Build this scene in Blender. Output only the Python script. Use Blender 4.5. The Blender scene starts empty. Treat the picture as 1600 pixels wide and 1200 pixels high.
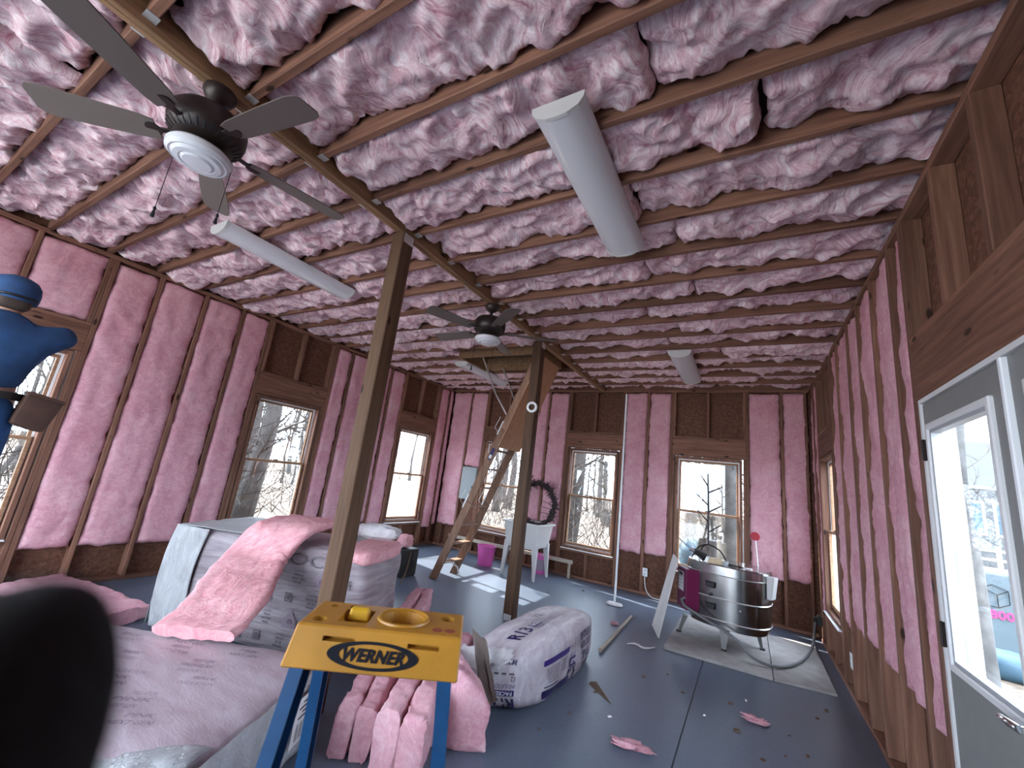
import bpy, bmesh, math, random
from mathutils import Vector, Matrix, noise
import numpy as np

random.seed(7)
PI = math.pi
sc = bpy.context.scene
C = sc.collection

# ------------------------------------------------------------------ camera
CAM = Vector((0.0, 0.0, 1.4396))
YAW, PITCH, ROLL, FPX = 0.5378, 0.2234, 0.1223, 638.9
cam_d = bpy.data.cameras.new('camera')
cam = bpy.data.objects.new('camera', cam_d)
C.objects.link(cam)
fwd = Vector((-math.sin(YAW) * math.cos(PITCH), math.cos(YAW) * math.cos(PITCH), math.sin(PITCH)))
rgt = Vector((math.cos(YAW), math.sin(YAW), 0))
upv = rgt.cross(fwd)
r2 = math.cos(ROLL) * rgt + math.sin(ROLL) * upv
u2 = -math.sin(ROLL) * rgt + math.cos(ROLL) * upv
m = Matrix((r2, u2, -fwd)).transposed().to_4x4()
m.translation = CAM
cam.matrix_world = m
cam_d.sensor_fit = 'HORIZONTAL'
cam_d.sensor_width = 36.0
cam_d.lens = FPX / 1600 * 36.0
cam_d.clip_start = 0.01
cam_d.clip_end = 300
cam_d.dof.use_dof = True
cam_d.dof.focus_distance = 3.6
cam_d.dof.aperture_fstop = 4.0
sc.camera = cam

# ------------------------------------------------------------------ world, sun, exposure
SKY = 7.0
SUN = 13.0
world = bpy.data.worlds.new('sky')
sc.world = world
world.use_nodes = True
wn = world.node_tree
wn.nodes.clear()
wo = wn.nodes.new('ShaderNodeOutputWorld')
wb = wn.nodes.new('ShaderNodeBackground')
wb.inputs['Color'].default_value = (0.74, 0.86, 1.0, 1)
wb.inputs['Strength'].default_value = SKY
wn.links.new(wb.outputs[0], wo.inputs[0])

sun_d = bpy.data.lights.new('sun', 'SUN')
sun_d.energy = SUN
sun_d.angle = 0.009
sun_d.color = (1.0, 0.93, 0.82)
sun = bpy.data.objects.new('sun', sun_d)
C.objects.link(sun)
SUN_DIR = Vector((1.60, -0.36, -1.0)).normalized()      # the way the light travels
sun.rotation_euler = SUN_DIR.to_track_quat('-Z', 'Y').to_euler()

vs = sc.view_settings
vs.view_transform = 'Standard'
vs.look = 'None'
vs.gamma = 1.0
vs.use_curve_mapping = False
vs.exposure = 1.02
sc.cycles.use_denoising = True
sc.cycles.max_bounces = 10
sc.cycles.diffuse_bounces = 7
sc.cycles.transparent_max_bounces = 12
sc.cycles.sample_clamp_indirect = 12.0

# ------------------------------------------------------------------ room measures
XL, XR, YB, YF = -5.40, 0.733, 6.75, -2.4
ZP, ZJ = 3.062, 3.104          # underside of the top plates, underside of the joists
SD = 0.09                     # stud depth
XB = -2.18                    # centre line of the beam

# ------------------------------------------------------------------ materials
MATS = {}


def nodes_of(name):
    mt = bpy.data.materials.new(name)
    mt.use_nodes = True
    nt = mt.node_tree
    b = nt.nodes['Principled BSDF']
    MATS[name] = mt
    return mt, nt, b


def N(nt, kind, **kw):
    n = nt.nodes.new(kind)
    for k, v in kw.items():
        if k in n.inputs:
            n.inputs[k].default_value = v
        else:
            setattr(n, k, v)
    return n


def L(nt, a, b):
    nt.links.new(a, b)


def rgba(c):
    return (c[0], c[1], c[2], 1.0)


def plain(name, col, rough=0.6, metal=0.0, spec=None, var=0.0, scale=20.0, bump=0.0):
    mt, nt, b = nodes_of(name)
    b.inputs['Base Color'].default_value = rgba(col)
    b.inputs['Roughness'].default_value = rough
    b.inputs['Metallic'].default_value = metal
    if spec is not None:
        b.inputs['Specular IOR Level'].default_value = spec
    if var or bump:
        tc = N(nt, 'ShaderNodeTexCoord')
        no = N(nt, 'ShaderNodeTexNoise', Scale=scale, Detail=5.0)
        L(nt, tc.outputs['Object'], no.inputs['Vector'])
        if var:
            rp = N(nt, 'ShaderNodeValToRGB')
            rp.color_ramp.elements[0].position = 0.3
            rp.color_ramp.elements[1].position = 0.7
            rp.color_ramp.elements[0].color = rgba([x * (1 - var) for x in col])
            rp.color_ramp.elements[1].color = rgba([min(1, x * (1 + var)) for x in col])
            L(nt, no.outputs['Fac'], rp.inputs['Fac'])
            L(nt, rp.outputs['Color'], b.inputs['Base Color'])
        if bump:
            bp = N(nt, 'ShaderNodeBump', Strength=bump, Distance=0.01)
            L(nt, no.outputs['Fac'], bp.inputs['Height'])
            L(nt, bp.outputs['Normal'], b.inputs['Normal'])
    return mt


def wood(name, axis, dark, light, knots=True, rough=0.65):
    mt, nt, b = nodes_of(name)
    tc = N(nt, 'ShaderNodeTexCoord')
    oi = N(nt, 'ShaderNodeObjectInfo')
    ml = N(nt, 'ShaderNodeMath', operation='MULTIPLY')
    ml.inputs[1].default_value = 37.0
    L(nt, oi.outputs['Random'], ml.inputs[0])
    cb = N(nt, 'ShaderNodeCombineXYZ')
    for k in 'XYZ':
        L(nt, ml.outputs[0], cb.inputs[k])
    mp = N(nt, 'ShaderNodeMapping')
    L(nt, tc.outputs['Object'], mp.inputs['Vector'])
    L(nt, cb.outputs[0], mp.inputs['Location'])
    s = [34.0, 34.0, 34.0]
    s['xyz'.index(axis)] = 1.6
    mp.inputs['Scale'].default_value = s
    no = N(nt, 'ShaderNodeTexNoise', Scale=1.0, Detail=6.0, Roughness=0.6, Distortion=0.6)
    L(nt, mp.outputs[0], no.inputs['Vector'])
    rp = N(nt, 'ShaderNodeValToRGB')
    rp.color_ramp.elements[0].position = 0.32
    rp.color_ramp.elements[1].position = 0.68
    rp.color_ramp.elements[0].color = rgba(dark)
    rp.color_ramp.elements[1].color = rgba(light)
    L(nt, no.outputs['Fac'], rp.inputs['Fac'])
    # overall board-to-board difference
    hs = N(nt, 'ShaderNodeHueSaturation')
    mr = N(nt, 'ShaderNodeMapRange')
    mr.inputs['To Min'].default_value = 0.78
    mr.inputs['To Max'].default_value = 1.2
    L(nt, oi.outputs['Random'], mr.inputs['Value'])
    L(nt, mr.outputs[0], hs.inputs['Value'])
    L(nt, rp.outputs['Color'], hs.inputs['Color'])
    out = hs.outputs['Color']
    if knots:
        mp2 = N(nt, 'ShaderNodeMapping')
        L(nt, tc.outputs['Object'], mp2.inputs['Vector'])
        L(nt, cb.outputs[0], mp2.inputs['Location'])
        s2 = [9.0, 9.0, 9.0]
        s2['xyz'.index(axis)] = 3.4
        mp2.inputs['Scale'].default_value = s2
        vo = N(nt, 'ShaderNodeTexVoronoi', Scale=1.0)
        L(nt, mp2.outputs[0], vo.inputs['Vector'])
        kr = N(nt, 'ShaderNodeValToRGB')
        kr.color_ramp.elements[0].position = 0.08
        kr.color_ramp.elements[0].color = (1, 1, 1, 1)
        kr.color_ramp.elements[1].position = 0.14
        kr.color_ramp.elements[1].color = (0, 0, 0, 1)
        L(nt, vo.outputs['Distance'], kr.inputs['Fac'])
        mx = N(nt, 'ShaderNodeMixRGB')
        mx.inputs['Color2'].default_value = rgba([x * 0.25 for x in dark])
        L(nt, kr.outputs['Color'], mx.inputs['Fac'])
        L(nt, out, mx.inputs['Color1'])
        out = mx.outputs['Color']
    L(nt, out, b.inputs['Base Color'])
    b.inputs['Roughness'].default_value = rough
    b.inputs['Specular IOR Level'].default_value = 0.25
    bp = N(nt, 'ShaderNodeBump', Strength=0.25, Distance=0.004)
    L(nt, no.outputs['Fac'], bp.inputs['Height'])
    L(nt, bp.outputs['Normal'], b.inputs['Normal'])
    return mt


PD, PL = (0.122, 0.054, 0.036), (0.255, 0.130, 0.086)
for ax in 'xyz':
    wood('pine_' + ax, ax, PD, PL)
wood('treated_z', 'z', (0.064, 0.034, 0.019), (0.122, 0.069, 0.041))
wood('treated_y', 'y', (0.17, 0.092, 0.046), (0.32, 0.19, 0.108))
wood('window_wood_y', 'y', (0.26, 0.14, 0.08), (0.44, 0.26, 0.16), knots=False)
wood('window_wood_x', 'x', (0.26, 0.14, 0.08), (0.44, 0.26, 0.16), knots=False)
wood('ladder_wood', 'z', (0.19, 0.105, 0.068), (0.33, 0.20, 0.135), knots=False)
wood('plywood', 'z', (0.36, 0.19, 0.10), (0.55, 0.31, 0.18), knots=False)
wood('stick_wood', 'y', (0.30, 0.25, 0.20), (0.50, 0.44, 0.36), knots=False)


def osb(name):
    mt, nt, b = nodes_of(name)
    tc = N(nt, 'ShaderNodeTexCoord')
    no = N(nt, 'ShaderNodeTexNoise', Scale=3.0, Detail=2.0)
    L(nt, tc.outputs['Object'], no.inputs['Vector'])
    ad = N(nt, 'ShaderNodeMixRGB', blend_type='ADD')
    ad.inputs['Fac'].default_value = 0.06
    L(nt, tc.outputs['Object'], ad.inputs['Color1'])
    L(nt, no.outputs['Color'], ad.inputs['Color2'])
    vo = N(nt, 'ShaderNodeTexVoronoi', Scale=48.0)
    L(nt, ad.outputs[0], vo.inputs['Vector'])
    rp = N(nt, 'ShaderNodeValToRGB')
    e = rp.color_ramp.elements
    e[0].position, e[0].color = 0.0, (0.105, 0.046, 0.030, 1)
    e[1].position, e[1].color = 1.0, (0.185, 0.090, 0.058, 1)
    k = e.new(0.55)
    k.color = (0.140, 0.065, 0.042, 1)
    sp = N(nt, 'ShaderNodeSeparateColor')
    L(nt, vo.outputs['Color'], sp.inputs[0])
    L(nt, sp.outputs[0], rp.inputs['Fac'])
    L(nt, rp.outputs['Color'], b.inputs['Base Color'])
    b.inputs['Roughness'].default_value = 0.75
    b.inputs['Specular IOR Level'].default_value = 0.2
    return mt


osb('osb')


def insulation(name, deep, mid, pale, scale=1.0, bump=0.5, pos=(0.28, 0.5, 0.72), patch=0.35, fine=0.3, wisp=0.4):
    mt, nt, b = nodes_of(name)
    tc = N(nt, 'ShaderNodeTexCoord')
    oi = N(nt, 'ShaderNodeObjectInfo')
    ml = N(nt, 'ShaderNodeMath', operation='MULTIPLY')
    ml.inputs[1].default_value = 53.0
    L(nt, oi.outputs['Random'], ml.inputs[0])
    cb = N(nt, 'ShaderNodeCombineXYZ')
    for k in 'XYZ':
        L(nt, ml.outputs[0], cb.inputs[k])
    mp = N(nt, 'ShaderNodeMapping')
    L(nt, tc.outputs['Object'], mp.inputs['Vector'])
    L(nt, cb.outputs[0], mp.inputs['Location'])
    n1 = N(nt, 'ShaderNodeTexNoise', Scale=9.0 * scale, Detail=10.0, Roughness=0.70, Distortion=2.6)
    n2 = N(nt, 'ShaderNodeTexNoise', Scale=3.0 * scale, Detail=3.0)
    n3 = N(nt, 'ShaderNodeTexNoise', Scale=60.0 * scale, Detail=6.0, Roughness=0.75, Distortion=3.5)
    for n in (n1, n2, n3):
        L(nt, mp.outputs[0], n.inputs['Vector'])
    mx = N(nt, 'ShaderNodeMixRGB')
    mx.inputs['Fac'].default_value = patch
    L(nt, n1.outputs['Fac'], mx.inputs['Color1'])
    L(nt, n2.outputs['Fac'], mx.inputs['Color2'])
    mx2 = N(nt, 'ShaderNodeMixRGB')
    mx2.inputs['Fac'].default_value = fine
    L(nt, mx.outputs[0], mx2.inputs['Color1'])
    L(nt, n3.outputs['Fac'], mx2.inputs['Color2'])
    # wisps: a noise drawn out along slowly turning directions
    n0 = N(nt, 'ShaderNodeTexNoise', Scale=2.2, Detail=2.0)
    L(nt, mp.outputs[0], n0.inputs['Vector'])
    wv = N(nt, 'ShaderNodeVectorMath', operation='MULTIPLY_ADD')
    wv.inputs[1].default_value = (0.9, 0.9, 0.9)
    L(nt, n0.outputs['Color'], wv.inputs[0])
    L(nt, mp.outputs[0], wv.inputs[2])
    mp3 = N(nt, 'ShaderNodeMapping')
    mp3.inputs['Scale'].default_value = (34.0, 7.0, 16.0)
    L(nt, wv.outputs[0], mp3.inputs['Vector'])
    n5 = N(nt, 'ShaderNodeTexNoise', Scale=1.0 * scale, Detail=6.0, Roughness=0.6, Distortion=0.8)
    L(nt, mp3.outputs[0], n5.inputs['Vector'])
    mx3 = N(nt, 'ShaderNodeMixRGB')
    mx3.inputs['Fac'].default_value = wisp
    L(nt, mx2.outputs[0], mx3.inputs['Color1'])
    L(nt, n5.outputs['Fac'], mx3.inputs['Color2'])
    mx2 = mx3
    rp = N(nt, 'ShaderNodeValToRGB')
    e = rp.color_ramp.elements
    e[0].position, e[0].color = pos[0], rgba(deep)
    e[1].position, e[1].color = pos[2], rgba(pale)
    k = e.new(pos[1])
    k.color = rgba(mid)
    L(nt, mx2.outputs[0], rp.inputs['Fac'])
    L(nt, rp.outputs['Color'], b.inputs['Base Color'])
    b.inputs['Roughness'].default_value = 1.0
    b.inputs['Specular IOR Level'].default_value = 0.05
    bp = N(nt, 'ShaderNodeBump', Strength=bump, Distance=0.03)
    L(nt, mx2.outputs[0], bp.inputs['Height'])
    L(nt, bp.outputs['Normal'], b.inputs['Normal'])
    return mt


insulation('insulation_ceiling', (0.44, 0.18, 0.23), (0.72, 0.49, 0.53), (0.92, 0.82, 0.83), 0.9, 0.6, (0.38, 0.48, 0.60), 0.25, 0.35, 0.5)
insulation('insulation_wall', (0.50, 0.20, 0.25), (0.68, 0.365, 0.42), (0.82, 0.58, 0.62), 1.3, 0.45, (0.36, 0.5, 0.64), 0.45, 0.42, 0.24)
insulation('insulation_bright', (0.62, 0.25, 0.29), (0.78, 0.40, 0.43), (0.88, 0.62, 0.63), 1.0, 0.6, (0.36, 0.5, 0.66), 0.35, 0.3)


def concrete(name):
    mt, nt, b = nodes_of(name)
    tc = N(nt, 'ShaderNodeTexCoord')
    n1 = N(nt, 'ShaderNodeTexNoise', Scale=1.1, Detail=8.0, Roughness=0.65)
    n2 = N(nt, 'ShaderNodeTexNoise', Scale=45.0, Detail=4.0)
    L(nt, tc.outputs['Object'], n1.inputs['Vector'])
    L(nt, tc.outputs['Object'], n2.inputs['Vector'])
    mx = N(nt, 'ShaderNodeMixRGB')
    mx.inputs['Fac'].default_value = 0.25
    L(nt, n1.outputs['Fac'], mx.inputs['Color1'])
    L(nt, n2.outputs['Fac'], mx.inputs['Color2'])
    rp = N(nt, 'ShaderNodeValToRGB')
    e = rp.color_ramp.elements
    e[0].position, e[0].color = 0.30, (0.078, 0.102, 0.145, 1)  # blue tint in both tones stands in for sky reflection on the slab
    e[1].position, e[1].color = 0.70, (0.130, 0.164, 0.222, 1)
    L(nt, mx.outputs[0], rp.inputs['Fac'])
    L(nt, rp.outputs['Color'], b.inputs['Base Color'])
    rr = N(nt, 'ShaderNodeMapRange')
    rr.inputs['To Min'].default_value = 0.30
    rr.inputs['To Max'].default_value = 0.52
    L(nt, n1.outputs['Fac'], rr.inputs['Value'])
    L(nt, rr.outputs[0], b.inputs['Roughness'])
    b.inputs['Specular IOR Level'].default_value = 0.5
    bp = N(nt, 'ShaderNodeBump', Strength=0.12, Distance=0.004)
    L(nt, n2.outputs['Fac'], bp.inputs['Height'])
    L(nt, bp.outputs['Normal'], b.inputs['Normal'])


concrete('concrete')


def glass(name):
    mt, nt, b = nodes_of(name)
    nt.nodes.remove(b)
    tr = N(nt, 'ShaderNodeBsdfTransparent')
    tr.inputs[0].default_value = (0.97, 0.985, 1.0, 1)
    gl = N(nt, 'ShaderNodeBsdfGlossy', Roughness=0.02)
    mx = N(nt, 'ShaderNodeMixShader')
    mx.inputs[0].default_value = 0.06
    L(nt, tr.outputs[0], mx.inputs[1])
    L(nt, gl.outputs[0], mx.inputs[2])
    L(nt, mx.outputs[0], nt.nodes['Material Output'].inputs[0])


glass('pane_glass')


def film(name, a, c, scale=6.0, stretch=(1, 1, 1), rough=0.28, bump=0.5):
    """thin plastic wrap drawn tight over pink batts"""
    mt, nt, b = nodes_of(name)
    tc = N(nt, 'ShaderNodeTexCoord')
    mp = N(nt, 'ShaderNodeMapping')
    mp.inputs['Scale'].default_value = stretch
    L(nt, tc.outputs['Object'], mp.inputs['Vector'])
    n1 = N(nt, 'ShaderNodeTexNoise', Scale=scale, Detail=6.0, Roughness=0.6, Distortion=0.8)
    n2 = N(nt, 'ShaderNodeTexNoise', Scale=scale * 4, Detail=6.0, Roughness=0.65, Distortion=2.5)
    L(nt, mp.outputs[0], n1.inputs['Vector'])
    L(nt, mp.outputs[0], n2.inputs['Vector'])
    rp = N(nt, 'ShaderNodeValToRGB')
    e = rp.color_ramp.elements
    e[0].position, e[0].color = 0.35, rgba(a)
    e[1].position, e[1].color = 0.65, rgba(c)
    L(nt, n1.outputs['Fac'], rp.inputs['Fac'])
    L(nt, rp.outputs['Color'], b.inputs['Base Color'])
    b.inputs['Roughness'].default_value = rough
    b.inputs['Specular IOR Level'].default_value = 0.55
    bp = N(nt, 'ShaderNodeBump', Strength=bump, Distance=0.02)
    L(nt, n2.outputs['Fac'], bp.inputs['Height'])
    L(nt, bp.outputs['Normal'], b.inputs['Normal'])


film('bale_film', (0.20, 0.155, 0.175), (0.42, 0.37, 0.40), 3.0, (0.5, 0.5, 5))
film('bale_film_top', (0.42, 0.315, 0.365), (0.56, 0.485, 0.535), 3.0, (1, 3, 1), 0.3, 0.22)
film('bale_cover', (0.42, 0.43, 0.45), (0.60, 0.61, 0.63), 4.0, (3, 1, 1), 0.35, 0.9)
film('bag_film', (0.52, 0.44, 0.49), (0.70, 0.65, 0.69), 5.0, (4, 1, 1), 0.16, 0.5)
film('bag_end', (0.66, 0.62, 0.65), (0.82, 0.79, 0.80), 9.0, (1, 1, 1), 0.25, 0.9)

plain('white_plastic', (0.58, 0.58, 0.57), 0.35)
plain('white_gloss', (0.66, 0.67, 0.70), 0.13)
plain('white_paint', (0.66, 0.66, 0.66), 0.45)
plain('vinyl_white', (0.80, 0.82, 0.84), 0.4)
plain('bead_grey', (0.36, 0.37, 0.39), 0.45)
plain('leg_grey', (0.17, 0.17, 0.17), 0.5)
plain('door_grey', (0.205, 0.205, 0.20), 0.5, var=0.05)
plain('steel', (0.45, 0.45, 0.45), 0.20, 1.0)
plain('steel_brushed', (0.30, 0.295, 0.29), 0.20, 1.0, var=0.15, scale=6.0)
plain('galvanised', (0.66, 0.68, 0.68), 0.4, 0.6)
plain('bright_band', (0.85, 0.85, 0.85), 0.25, 0.7)
plain('chrome', (0.75, 0.75, 0.75), 0.1, 1.0)
plain('dark_bronze', (0.030, 0.020, 0.018), 0.42, 0.3)
plain('blade_brown', (0.13, 0.105, 0.092), 0.6)
plain('black', (0.012, 0.012, 0.013), 0.5)
plain('black_rubber', (0.02, 0.02, 0.02), 0.8)
plain('glove_black', (0.006, 0.006, 0.008), 0.95, var=0.3, scale=400, bump=0.4)
plain('cable_grey', (0.14, 0.145, 0.15), 0.55)
plain('maroon', (0.155, 0.008, 0.062), 0.5)
plain('keypad', (0.50, 0.46, 0.50), 0.5)
plain('panel_grey', (0.30, 0.335, 0.34), 0.45)
plain('bucket_pink', (0.62, 0.10, 0.38), 0.45)
plain('red_plastic', (0.42, 0.010, 0.030), 0.5)
plain('yellow_cap', (0.42, 0.195, 0.020), 0.42, var=0.12, scale=14)
plain('yellow_bright', (0.58, 0.32, 0.010), 0.42)
plain('fibreglass_blue', (0.005, 0.052, 0.145), 0.40, var=0.12, scale=30)
plain('print_black', (0.012, 0.013, 0.018), 0.85, spec=0.1)
plain('print_navy', (0.020, 0.012, 0.085), 0.4)
plain('print_purple', (0.036, 0.012, 0.150), 0.4)
plain('print_grey', (0.11, 0.09, 0.11), 0.5)
plain('print_pale', (0.27, 0.21, 0.26), 0.5)
plain('print_red', (0.30, 0.06, 0.03), 0.6)
plain('print_magenta', (0.62, 0.03, 0.15), 0.6)
plain('label_white', (0.80, 0.80, 0.80), 0.5)
plain('kraft', (0.115, 0.085, 0.075), 0.8)
plain('cement_board', (0.34, 0.325, 0.315), 0.85, var=0.14, scale=9)
plain('panel_board', (0.53, 0.51, 0.50), 0.7, var=0.06, scale=7)
plain('foam_tan', (0.62, 0.50, 0.33), 0.85, var=0.1)
plain('wreath', (0.035, 0.022, 0.022), 0.9, var=0.4, scale=60)
plain('wire_dark', (0.025, 0.025, 0.03), 0.5, 0.5)
plain('debris_brown', (0.12, 0.075, 0.05), 0.9)
plain('cloth_blue', (0.020, 0.068, 0.175), 0.9, var=0.25, scale=9, bump=0.5)
plain('cap_blue', (0.022, 0.068, 0.180), 0.85, var=0.15, scale=30)
plain('jeans', (0.018, 0.075, 0.210), 0.95, var=0.25, scale=14, bump=0.3)
plain('skin', (0.45, 0.25, 0.18), 0.6)
plain('leather', (0.060, 0.027, 0.016), 0.6, var=0.2)
plain('boot', (0.06, 0.04, 0.03), 0.7)
plain('bark', (0.06, 0.052, 0.047), 0.95, var=0.35, scale=7)
plain('bark_pale', (0.085, 0.083, 0.08), 0.95, var=0.4, scale=5, bump=0.6)
plain('twig', (0.06, 0.048, 0.04), 0.95)
plain('leaf_litter', (0.145, 0.105, 0.075), 0.95, var=0.55, scale=7)
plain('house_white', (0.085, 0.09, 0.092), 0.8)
plain('house_blue', (0.03, 0.075, 0.14), 0.3)
plain('house_roof', (0.05, 0.055, 0.06), 0.8)
plain('wrap_blue', (0.080, 0.115, 0.135), 0.6)
plain('tarp_blue', (0.03, 0.075, 0.11), 0.6)
plain('roof_board', (0.16, 0.10, 0.07), 0.8)
plain('bounce_concrete', (0.52, 0.50, 0.47), 0.85, var=0.08, scale=2)
plain('slate_post', (0.055, 0.065, 0.085), 0.8)

# ------------------------------------------------------------------ mesh helpers


class MB:
    """collects vertices and faces in world space"""

    def __init__(self):
        self.v, self.f = [], []

    def add(self, vs_, fs_):
        o = len(self.v)
        self.v += [tuple(p) for p in vs_]
        self.f += [tuple(i + o for i in q) for q in fs_]
        return self

    def box(self, a, b):
        x0, y0, z0 = (min(a[i], b[i]) for i in range(3))
        x1, y1, z1 = (max(a[i], b[i]) for i in range(3))
        return self.add([(x0, y0, z0), (x1, y0, z0), (x1, y1, z0), (x0, y1, z0), (x0, y0, z1), (x1, y0, z1), (x1, y1, z1), (x0, y1, z1)],
                        [(0, 3, 2, 1), (4, 5, 6, 7), (0, 1, 5, 4), (1, 2, 6, 5), (2, 3, 7, 6), (3, 0, 4, 7)])

    def hexa(self, bot, top):
        """four bottom and four top corners, both counter-clockwise seen from above"""
        return self.add(list(bot) + list(top), [(0, 3, 2, 1), (4, 5, 6, 7), (0, 1, 5, 4), (1, 2, 6, 5), (2, 3, 7, 6), (3, 0, 4, 7)])

    def bar(self, p, q, w, d, ref=(0, 0, 1)):
        """a beam of section w x d from p to q"""
        p, q = Vector(p), Vector(q)
        t = (q - p).normalized()
        s = t.cross(Vector(ref))
        if s.length < 1e-4:
            s = t.cross(Vector((1, 0, 0)))
        s.normalize()
        n = s.cross(t)
        s, n = s * w / 2, n * d / 2
        return self.add([p - s - n, p + s - n, p + s + n, p - s + n, q - s - n, q + s - n, q + s + n, q - s + n],
                        [(0, 3, 2, 1), (4, 5, 6, 7), (0, 1, 5, 4), (1, 2, 6, 5), (2, 3, 7, 6), (3, 0, 4, 7)])

    def tube(self, pts, r, n=8, cap=True):
        pts = [Vector(p) for p in pts]
        rs = r if isinstance(r, (list, tuple)) else [r] * len(pts)
        o = len(self.v)
        ref = None
        for i, p in enumerate(pts):
            t = (pts[min(i + 1, len(pts) - 1)] - pts[max(i - 1, 0)])
            if t.length < 1e-9:
                t = Vector((0, 0, 1))
            t.normalize()
            if ref is None:
                ref = t.orthogonal().normalized()
            ref = (ref - t * ref.dot(t))
            ref = ref.normalized() if ref.length > 1e-6 else t.orthogonal().normalized()
            b = t.cross(ref)
            for k in range(n):
                a = 2 * PI * k / n
                self.v.append(tuple(p + (ref * math.cos(a) + b * math.sin(a)) * rs[i]))
        for i in range(len(pts) - 1):
            for k in range(n):
                a, b2 = o + i * n + k, o + i * n + (k + 1) % n
                self.f.append((a, b2, b2 + n, a + n))
        if cap:
            self.f.append(tuple(o + k for k in reversed(range(n))))
            self.f.append(tuple(o + (len(pts) - 1) * n + k for k in range(n)))
        return self

    def lathe(self, prof, c, n=24, axis=(0, 0, 1), ref=None):
        """prof: list of (radius, height along axis)"""
        c = Vector(c)
        ax = Vector(axis).normalized()
        r1 = Vector(ref).normalized() if ref else ax.orthogonal().normalized()
        r2_ = ax.cross(r1)
        o = len(self.v)
        for (r, h) in prof:
            for k in range(n):
                a = 2 * PI * k / n
                self.v.append(tuple(c + ax * h + (r1 * math.cos(a) + r2_ * math.sin(a)) * max(r, 1e-4)))
        for i in range(len(prof) - 1):
            for k in range(n):
                a, b = o + i * n + k, o + i * n + (k + 1) % n
                self.f.append((a, b, b + n, a + n))
        self.f.append(tuple(o + k for k in reversed(range(n))))
        self.f.append(tuple(o + (len(prof) - 1) * n + k for k in range(n)))
        return self

    def grid(self, fn, nu, nv):
        o = len(self.v)
        for i in range(nu + 1):
            for j in range(nv + 1):
                self.v.append(tuple(fn(i / nu, j / nv)))
        for i in range(nu):
            for j in range(nv):
                a = o + i * (nv + 1) + j
                self.f.append((a, a + nv + 1, a + nv + 2, a + 1))
        return self

    def ring(self, T, a0, a1, z0, z1, w, d0, d1):
        """rectangular frame in wall coordinates; T maps (along, depth, height) to the world"""
        wl, wr, wb_, wt = w if isinstance(w, (tuple, list)) else (w, w, w, w)
        P = []
        for d in (d0, d1):
            P += [T(a0, d, z0), T(a1, d, z0), T(a1, d, z1), T(a0, d, z1),
                  T(a0 + wl, d, z0 + wb_), T(a1 - wr, d, z0 + wb_), T(a1 - wr, d, z1 - wt), T(a0 + wl, d, z1 - wt)]
        F = []
        for k in range(4):
            k2 = (k + 1) % 4
            F += [(k, k2, 4 + k2, 4 + k), (8 + k, 12 + k, 12 + k2, 8 + k2), (k, 8 + k, 8 + k2, k2), (4 + k, 4 + k2, 12 + k2, 12 + k)]
        return self.add(P, F)


def finish(me, bevel=0.0, smooth=False):
    bm = bmesh.new()
    bm.from_mesh(me)
    bmesh.ops.recalc_face_normals(bm, faces=bm.faces)
    if bevel:
        bmesh.ops.bevel(bm, geom=[e for e in bm.edges if e.is_manifold and e.calc_face_angle(0) > 0.6], offset=bevel, segments=1, affect='EDGES')
    if smooth:
        for f in bm.faces:
            f.smooth = True
        for e in bm.edges:
            e.smooth = (not e.is_manifold) or e.calc_face_angle(0) < (smooth if smooth is not True else 0.8)
    bm.to_mesh(me)
    bm.free()


def wloc(o):
    """world location of an unrotated chain of parents"""
    p = Vector((0, 0, 0))
    while o is not None:
        p += o.location
        o = o.parent
    return p


def link(name, me, loc, parent):
    o = bpy.data.objects.new(name, me)
    C.objects.link(o)
    if parent is not None:
        o.parent = parent
        o.location = Vector(loc) - wloc(parent)
    else:
        o.location = loc
    return o


def obj(name, mb, mt, parent=None, bevel=0.0, smooth=False, origin=None):
    """one mesh object from the collector; its origin sits at the centre of its own box"""
    vv = np.array(mb.v, dtype=float)
    c = (vv.min(0) + vv.max(0)) / 2 if origin is None else np.array(origin, dtype=float)
    me = bpy.data.meshes.new(name)
    me.from_pydata((vv - c).tolist(), [], mb.f)
    finish(me, bevel, smooth)
    me.materials.append(MATS[mt])
    return link(name, me, c.tolist(), parent)


_boxes = {}


def box_obj(name, a, b, mt, parent=None, bevel=0.004):
    """an axis-aligned board; boards of one size and material share their mesh"""
    a, b = Vector(a), Vector(b)
    c, s = (a + b) / 2, (b - a)
    s = Vector([abs(x) for x in s])
    key = (name, mt, round(s.x, 3), round(s.y, 3), round(s.z, 3))
    if key not in _boxes:
        mb = MB().box(-s / 2, s / 2)
        me = bpy.data.meshes.new(name)
        me.from_pydata([tuple(p) for p in mb.v], [], mb.f)
        finish(me, min(bevel, min(s) * 0.3) if bevel else 0)
        me.materials.append(MATS[mt])
        _boxes[key] = me
    return link(name, _boxes[key], c, parent)


def tag(o, label, cat, group=None):
    o['label'] = label
    o['category'] = cat
    if group:
        o['group'] = group
    return o


def thing(name, label, cat, loc=(0, 0, 0), group=None):
    o = bpy.data.objects.new(name, None)
    o.empty_display_size = 0.1
    C.objects.link(o)
    o.location = loc
    return tag(o, label, cat, group)


def struct(o):
    o['kind'] = 'structure'
    return o


def part_label(o, label):
    o['label'] = label
    return o


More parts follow.
